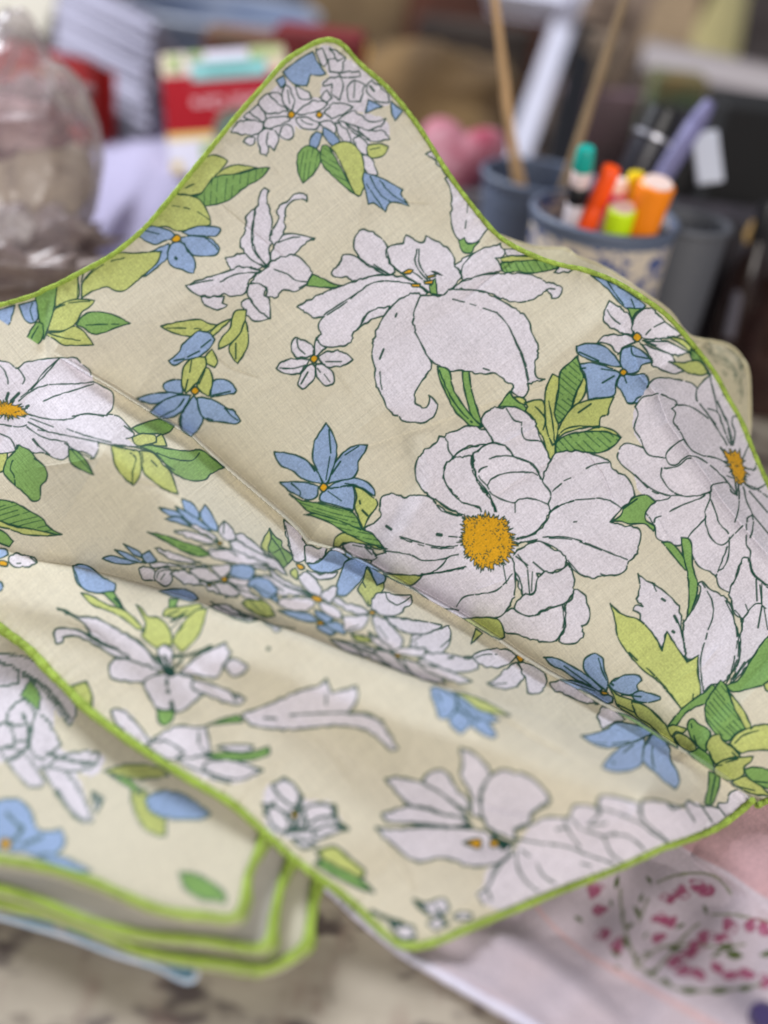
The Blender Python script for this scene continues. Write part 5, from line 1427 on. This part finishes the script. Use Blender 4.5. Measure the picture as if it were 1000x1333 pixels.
# dark runner under the right hand clutter
rn=mat('dark_brown_cloth',(58,44,42),.85,second=(88,72,70),scale=16)
box('table_runner',(.62,.62,.0015),(.36,0,0),(0,.36,0),(0,0,.0015),rn,bev=.0005); tag(bpy.data.objects['table_runner'],'dark brown cloth spread under the jars at the right','cloth')
def bottle(label,x,y,zt,rpx,m,cm):
    c=at(x,y,zt); b=c.copy(); b[2]=0; rr=rpx*float(TD(x,y,zt))/F; t_=thing('bottle',label,'bottle',b)
    lathe('glass_body',b,b+Z*zt*.82,[(0,rr*.9),(.03,rr),(.78,rr),(.92,rr*.55),(1,rr*.4)],m,t_,n=32)
    lathe('cap',b+Z*zt*.82,c,[(0,rr*.46),(.1,rr*.5),(.9,rr*.5),(1,rr*.4)],cm,t_,n=24)
bk=mat('black_glass',(18,17,20),.12); bk2=mat('brown_black_glass',(36,24,22),.15); cpw=mat('pale_cap',(168,166,176),.5)
bottle('black glass bottle with a black cap rising behind the grey tin can',925,215,.100,22,bk,dark)
bottle('black glass bottle with a pale cap near the right edge, behind the tan brush',968,225,.110,22,bk,cpw)
bottle('brown-black bottle at the far right, half cut off by the edge',1003,262,.130,24,bk2,dark)
# far right: wood panel, plank, shutter, wall panel, shelf
def board(name,label,cat,p0,p1,d0,d1,wpx,m,thick=.008,bev=.002,ground=True):
    a=np.array(P(*p0,d0)); b=np.array(P(*p1,d1)); a=a-(b-a)*(a[2]/(b[2]-a[2]) if ground and b[2]>a[2] else 0); c=(a+b)/2; ax=(b-a)/2; n_=np.cross(ax,_f); n_/=np.linalg.norm(n_)
    th=np.cross(n_,ax); th/=np.linalg.norm(th)
    o=box(name,c,n_*wpx/2*(d0+d1)/2/F,th*thick,ax,m,bev=bev); tag(o,label,cat); return o
whp=mat('white_paint',(206,206,222),.6,var=.05); brp=mat('brown_board',(118,100,86),.7,var=.2,scale=20); shm=mat('grey_surface',(128,120,116),.8,var=.15,scale=15)
board('white_plank','white painted plank leaning up behind the brush handles','plank',(662,235),(766,-60),.92,1.02,24,whp)
board('brown_board','broad brown board right of the white plank','board',(705,260),(822,-60),.98,1.08,92,brp)
board('black_strut','narrow black strut in front of the brown board','strut',(726,215),(766,40),.90,.95,26,dark)
blackbox('brass_hinge','small dark brass fitting by the brown board','fitting',790,62,.93,50,40,mat('dark_brass',(60,50,44),.4,second=(150,130,110),scale=60),.01,.1)
blackbox('grey_carton','wide grey carton with a faint pink mark behind the markers','carton',805,190,.95,150,150,mat('grey_pink_card',(104,96,96),.8,second=(128,98,108),scale=9),.02,.1)
sh=thing('shutter','beige slatted shutter leaning at the top right','shutter',P(850,60,1.15))
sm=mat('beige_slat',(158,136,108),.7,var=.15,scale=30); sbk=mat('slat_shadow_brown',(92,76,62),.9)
for i in range(13):
    a=np.array(P(800+i*9.5,-50+i*2,1.18)); b=np.array(P(762+i*9.5,100+i*3.2,1.14)); c=(a+b)/2
    box('slat',c,RX*.0031,_f*.003,(b-a)/2,sm,sh,bev=.0008)
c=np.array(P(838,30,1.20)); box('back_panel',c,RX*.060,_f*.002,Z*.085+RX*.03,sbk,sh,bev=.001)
board('wall_board','plain cream yellow panel at the top right','panel',(905,105),(938,-60),1.30,1.36,122,mat('cream_paint',(192,180,128),.7,var=.05),.01)
board('dark_post','dark post at the top right corner','post',(985,110),(1012,-60),1.20,1.28,50,mat('dark_post',(60,52,50),.8))
board('white_shelf','pale grey shelf edge below the cream panel','shelf',(830,88),(1020,128),1.05,1.05,34,mat('pale_shelf',(178,170,172),.7),.03,ground=False)
# pink heart
def heart():
    m=mat('pink_fabric',(160,66,88),.8,second=(190,150,160),scale=26)
    bm=bmesh.new(); bmesh.ops.create_uvsphere(bm,u_segments=40,v_segments=24,radius=1)
    for v in bm.verts:
        x,y,z=v.co; zz=z*1.0+abs(x)**.8*.75*(1 if z>-2 else 0)-.35
        v.co=Vector((x*1.05*(1-.12*max(0,-z)),y*.45,zz))
    c=np.array(P(598,206,.74)); s=60*.74/F
    rx=Matrix.Rotation(math.radians(14),3,'Y')
    for v in bm.verts:
        q=rx@v.co; v.co=V(c+RX*q.x*s*.92+_f*q.y*s+UP*q.z*s*.82)
    bmesh.ops.recalc_face_normals(bm,faces=bm.faces)
    me=bpy.data.meshes.new('pink_heart'); bm.to_mesh(me); bm.free(); o=link('pink_heart',me,m); tag(o,'plump pink fabric heart beside the grey tub','heart ornament')
heart()
c=np.array(P(600,262,.75)); 
tag(box('patterned_tin',(c[0],c[1],.045),(.024,0,0),(0,.018,0),(0,0,.045),mat('speckled_tin',(128,120,126),.7,second=(160,152,150),scale=90),bev=.003),'speckled grey tin under the pink heart','tin')
# lumps: basket and brown heap in the middle of the background
def lump(name,label,cat,x,y,d,rx,ry,m,amp=.18,sc=1.4,seed=0,group=None,parent=None,flat=.6,nseg=48):
    bm=bmesh.new(); bmesh.ops.create_uvsphere(bm,u_segments=nseg,v_segments=nseg//2,radius=1); c=np.array(P(x,y,d))
    for v in bm.verts:
        n=v.co.normalized(); f=1+amp*noise.fractal(n*sc+Vector((seed,seed*2,0)),1.,2.,4)*1.6
        q=n*f; v.co=V(c+RX*q.x*rx*d/F+_f*q.y*rx*d/F*flat+UP*q.z*ry*d/F)
    me=bpy.data.meshes.new(name); bm.to_mesh(me); bm.free(); o=link(name,me,m,parent)
    if not parent: tag(o,label,cat,group)
    return o
lump('straw_basket','blurred golden brown straw bundle behind the top of the napkin','basket',540,150,1.0,150,95,mat('straw',(112,88,54),.95,second=(66,50,34),scale=9,bump=.6,bscale=60),.22,seed=3)
lump('gold_bauble','small round gold bauble right of the napkin top corner','bauble',466,68,.86,17,17,mat('gold_bauble',(206,160,84),.35),0,seed=1)
blackbox('wooden_crate','reddish brown wooden crate at the top behind the straw','crate',590,15,1.35,300,90,mat('red_brown_wood',(92,52,38),.7,var=.3,scale=12),.03,.1)
blackbox('dark_case','dark brown case behind the brush handles','case',620,110,1.15,150,160,mat('dark_brown_case',(74,64,58),.8,second=(46,36,32),scale=8),.02,.1)
board('white_tray','white tray edge high at the top centre right','tray',(640,-12),(745,4),1.0,.98,30,whp,.02,ground=False)
blackbox('golden_cushion','dull gold block at the top left of the straw','cushion',470,5,1.25,130,70,mat('dull_gold',(140,118,86),.9,second=(90,70,50),scale=8),.03,.0)
# seed box
def face_quad(parent,name,c,ex,ey,u0,v0,u1,v1,m,off,nrm):
    q=[c+ex*(2*u-1)+ey*(2*v-1)+nrm*off for u,v in ((u0,v0),(u1,v0),(u1,v1),(u0,v1))]
    return link(name,newmesh(name,q,[(0,1,2,3)]),m,parent,False)
sx=thing('seed_box','red and cream illustrated card box with a teal strip, left of the napkin top corner','card box',PT(290,225,0))
d=.74; a=np.array(P(222,228,d)); b=np.array(P(208,70,d+.015)); r_=np.array(P(370,58,d+.01)); ex=(r_-b)/2; ey=(b-a)/2; c=a+ey+ex; nr=np.cross(ex,ey); nr/=np.linalg.norm(nr)
if np.dot(nr,_f)>0: nr=-nr
cream=mat('cream_card',(214,194,156),.6,second=(206,190,190),scale=22); red=mat('red_card',(150,8,24),.7,var=.05,spec=.1); teals=mat('teal_card',(112,172,172),.6); wcard=mat('white_card',(206,202,218),.6,var=.06,scale=30)
leafc=mat('leaf_card',(112,150,66),.6,second=(200,190,150),scale=50); gold=mat('gold_card',(214,170,80),.6,second=(206,190,110),scale=40); grtx=mat('teal_dark_card',(60,140,136),.6); pkt=mat('pink_text_card',(186,70,86),.7); dgr=mat('dark_green_card',(44,66,48),.5,second=(84,100,84),scale=60)
box('carton',c-nr*.010,ex,ey,nr*.0099,cream,sx,bev=.001)
face_quad(sx,'red_panel',c,ex,ey,.0,.33,1,.80,red,.0003,nr); face_quad(sx,'gold_strip',c,ex,ey,0,.27,1,.33,gold,.0004,nr); face_quad(sx,'white_panel',c,ex,ey,0,0,1,.27,wcard,.0003,nr)
face_quad(sx,'teal_strip',c,ex,ey,.24,.75,.84,.90,teals,.0006,nr); 
for (u0,v0,u1,v1) in ((.05,.84,.16,.98),(.22,.93,.36,.99),(.72,.90,.98,1.0)): face_quad(sx,'leaf_mark',c,ex,ey,u0,v0,u1,v1,leafc,.0007,nr)
face_quad(sx,'white_mark',c,ex,ey,.30,.91,.70,.99,wcard,.0006,nr)
def textobj(txt,c0,exd,eyd,size,m,parent,name):
    cu=bpy.data.curves.new(name,'FONT'); cu.body=txt; cu.size=1; cu.align_x='CENTER'; cu.align_y='CENTER'; cu.resolution_u=2; cu.offset=.01
    o=bpy.data.objects.new(name,cu); SC.collection.objects.link(o); me=bpy.data.meshes.new_from_object(o.evaluated_get(bpy.context.evaluated_depsgraph_get())); bpy.data.objects.remove(o)
    for v in me.vertices: v.co=V(c0+exd*v.co.x*size+eyd*v.co.y*size)
    return link(name,me,m,parent,False)
exn=ex/np.linalg.norm(ex); eyn=ey/np.linalg.norm(ey); W_=np.linalg.norm(ex)*2; H_=np.linalg.norm(ey)*2
fp=lambda u,v: c+ex*(2*u-1)+ey*(2*v-1)+nr*.0009
# the words on the box stand upside down in the photograph
textobj('Natural Care',fp(.60,.56),-exn,-eyn,.0125,mat('pink_white_ink',(214,170,176),.6),sx,'lettering')
random.seed(7)
for (ua,ub,vv,hh,mm) in ((.36,.70,.825,.05,grtx),(.22,.98,.685,.022,pkt),(.48,.98,.43,.030,pkt)):   # lines of print too small to read
    u=ua
    while u<ub:
        wl=random.uniform(.006,.014); face_quad(sx,'small_print',c,ex,ey,u,vv-hh*random.uniform(.4,.6),u+wl,vv+hh*random.uniform(.4,.6),mm,.0009,nr); u+=wl+random.choice((.005,.005,.014))
dd=np.array([c+ex*(2*.56-1)+ey*(2*.30-1)+nr*.0012]); cen=dd[0]; vs=[cen]+[cen+exn*math.cos(t)*W_*.19+eyn*math.sin(t)*W_*.21 for t in np.linspace(0,2*math.pi,33)[:-1]]
link('round_seal',newmesh('round_seal',vs,[(0,i+1,(i+1)%32+1) for i in range(32)]),dgr,sx,False)
for (u0,v0,u1,v1,m_) in ((.02,.02,.10,.10,gold),(.26,.10,.42,.24,leafc),(.40,.02,.50,.12,pkt)): face_quad(sx,'print_mark',c,ex,ey,u0,v0,u1,v1,m_,.0007,nr)
blackbox('red_box','dark red box lying behind the illustrated card box','box',418,68,.80,116,60,mat('dark_red_card',(104,12,20),.6,var=.1),.02,.1)
blackbox('red_brown_strip','brown lid edge above the illustrated card box','lid',345,56,.86,150,26,mat('brown_green_lid',(92,70,50),.7,second=(120,70,56),scale=20),.02,.0)
# blue grey basin
bs=at(290,12,.10); bas=thing('metal_basin','shallow blue-grey metal basin at the top left centre','basin',(bs[0],bs[1],0)); rr=.105
lathe('bowl',(bs[0],bs[1],0),(bs[0],bs[1],.10),[(0,rr*.72),(.02,rr*.75),(1,rr),(1,rr-.004),(.1,rr*.72),(.1,.001)],mat('blue_grey_enamel',(106,118,142),.4,var=.05),bas,n=72,cap1=False)
tube('rim',[(bs[0]+math.cos(t)*rr,bs[1]+math.sin(t)*rr,.10) for t in np.linspace(0,2*math.pi,73)],.003,mat('pale_enamel_rim',(160,166,180),.35),bas,n=10)
# pile of papers
pp=thing('paper_pile','tilted pile of pale lavender papers behind the plastic bag','paper pile',PT(160,160,0))
wpa=mat('lavender_paper',(158,156,174),.8,var=.06,scale=30); wpb=mat('greyish_paper',(112,110,124),.8)
for i in range(16):
    t=i/15; y0=6+t*150
    a=np.array(P(96-t*2,y0-20,.98-t*.10)); b=np.array(P(214-t*4+8*math.sin(i*2.3),y0+40+3*math.sin(i*1.7),.94-t*.10)); cc2=(a+b)/2; ax=(b-a)/2; up=np.cross(ax,_f); up/=np.linalg.norm(up); bk=np.cross(ax,up); bk/=np.linalg.norm(bk)
    if bk[2]>0: bk=-bk
    box('sheet',cc2-bk*(-.02),ax,up*.0027,bk*.045,wpa if i%3 else wpb,pp,bev=.0004)
a=np.array(P(150,-10,1.12)); board('cream_case','pale greige case at the top left corner','case',(-30,-6),(92,30),1.05,1.02,80,mat('greige_case',(172,166,152),.7,var=.05),.03,ground=False)
board('grey_bar','grey bar between the greige case and the papers','bar',(112,-30),(82,52),1.0,.96,12,mat('dark_grey_bar',(84,80,76),.6),.004,ground=False)
# red booklet
rb=thing('red_tin','red tin with worn gold lettering patches behind the plastic bag','tin box',PT(50,140,0))
a=np.array(P(-40,48,.86)); b=np.array(P(116,84,.80)); ax=(b-a)/2; dn=-UP*.028; c=(a+b)/2+dn; nn=np.cross(ax,dn); nn/=np.linalg.norm(nn); nn=nn if np.dot(nn,_f)<0 else -nn
box('case',c-nn*.012,ax,dn,nn*.0119,mat('red_lacquer',(150,26,24),.4,second=(104,20,22),scale=14),rb,bev=.004)
for (u0,v0,u1,v1,m_) in ((.40,.30,.62,.55,'a'),(.66,.08,.76,.42,'a'),(.90,.35,.98,.85,'b')):
    face_quad(rb,'gold_patch' if m_=='a' else 'grey_clasp',c,ax,dn,u0,v0,u1,v1,mat('gold_patch',(196,150,96),.5,second=(170,96,60),scale=40) if m_=='a' else mat('grey_clasp',(70,76,92),.4),.0006,nn)
# lavender cloth with folds behind
def lav_depth(x,y):
    x=np.asarray(x,float); y=np.asarray(y,float)
    z=.030+.045*np.exp(-(((x-190)/150)**2+((y-225)/110)**2))+.0022*np.sin((x*.8+y*.45)*.11)*np.exp(-((x-140)/60)**2)+.002*np.sin(x*.03-y*.02)
    return TD(x,y,z)
lv=sheet('lavender_cloth',lav_depth,[(60,118),(240,150),(330,200),(360,300),(250,430),(-60,470),(-60,150)],(-60,110,380,470),3.0,None,FAB2,None,s2l((184,178,208))); tag(lv,'smooth lavender cloth heaped between the plastic bag and the card box','cloth')
# plastic bag of dried petals
bag=thing('plastic_bag','crinkled clear plastic bag of dried petals at the left edge','plastic bag',PT(30,380,0))
tanm=mat('dried_petals',(196,180,156),.9,second=(110,86,74),scale=75,bump=.8,bscale=120); tanm.node_tree.nodes['Color Ramp'].color_ramp.elements[0].position=.52; tanm.node_tree.nodes['Color Ramp'].color_ramp.elements[1].position=.70
lump('petal_filling','','',18,240,.62,98,80,tanm,.12,1.6,seed=5,parent=bag,flat=.5)
lump('pink_petals','','',25,165,.60,60,28,mat('pink_petals',(190,160,158),.9,second=(134,84,90),scale=50),.3,2.5,seed=8,parent=bag,flat=.4)
lump('dark_red_petals','','',4,200,.60,18,10,mat('dark_red_petals',(104,50,56),.9),.4,3,seed=11,parent=bag,flat=.3)
lump('red_petals','','',50,130,.66,62,30,mat('red_petals',(124,84,90),.9,second=(152,126,126),scale=40),.25,2.5,seed=12,parent=bag,flat=.4)
def film():
    m=bpy.data.materials.new('clear_film'); m.use_nodes=True; n=m.node_tree.nodes; L=m.node_tree.links
    t=n.new('ShaderNodeBsdfTransparent'); t.inputs[0].default_value=(.93,.91,.92,1); g=n.new('ShaderNodeBsdfGlossy'); g.inputs['Roughness'].default_value=.3; g.inputs[0].default_value=(.9,.9,.92,1)
    fr=n.new('ShaderNodeFresnel'); fr.inputs[0].default_value=1.30; mx=n.new('ShaderNodeMixShader')
    ml=n.new('ShaderNodeMath'); ml.operation='MULTIPLY_ADD'; ml.inputs[1].default_value=.8; ml.inputs[2].default_value=.03; L.new(fr.outputs[0],ml.inputs[0]); L.new(ml.outputs[0],mx.inputs[0]); df=n.new('ShaderNodeBsdfDiffuse'); df.inputs[0].default_value=(.66,.60,.60,1); m2=n.new('ShaderNodeMixShader'); m2.inputs[0].default_value=.20; L.new(t.outputs[0],m2.inputs[1]); L.new(df.outputs[0],m2.inputs[2]); L.new(m2.outputs[0],mx.inputs[1]); L.new(g.outputs[0],mx.inputs[2]); L.new(mx.outputs[0],n['Material Output'].inputs[0]); return m
bm=bmesh.new(); bmesh.ops.create_icosphere(bm,subdivisions=5,radius=1); c=np.array(P(5,225,.60)); random.seed(21)
cells=[Vector((random.gauss(0,1),random.gauss(0,1),random.gauss(0,1))).normalized() for _ in range(70)]
for v in bm.verts:
    n=v.co.normalized(); ds=sorted((n-q_).length for q_ in cells)[:2]
    f=1+.10*noise.noise(n*1.8)+.30*max(0,.16-(ds[1]-ds[0]))-.05*ds[0]     # creases where the flat facets of the film meet
    f*=1+.18*max(0,n.z)**3*math.sin(n.x*9)
    q=n*f; v.co=V(c+RX*q.x*126*.6/F+_f*q.y*.042+UP*q.z*180*.6/F)
me=bpy.data.meshes.new('film'); bm.to_mesh(me); bm.free(); link('film',me,film(),bag,False)
lump('bag_fold','','',40,318,.60,86,42,mat('pale_brown_wrap',(168,152,146),.4,second=(122,106,110),scale=40,bump=1,bscale=60),.42,2.6,seed=15,parent=bag,flat=.6)
lump('bag_fold','','',10,372,.56,120,44,mat('pale_brown_wrap',(142,126,120),.4,second=(112,96,94),scale=30,bump=1,bscale=60),.42,2.4,seed=19,parent=bag,flat=.5)
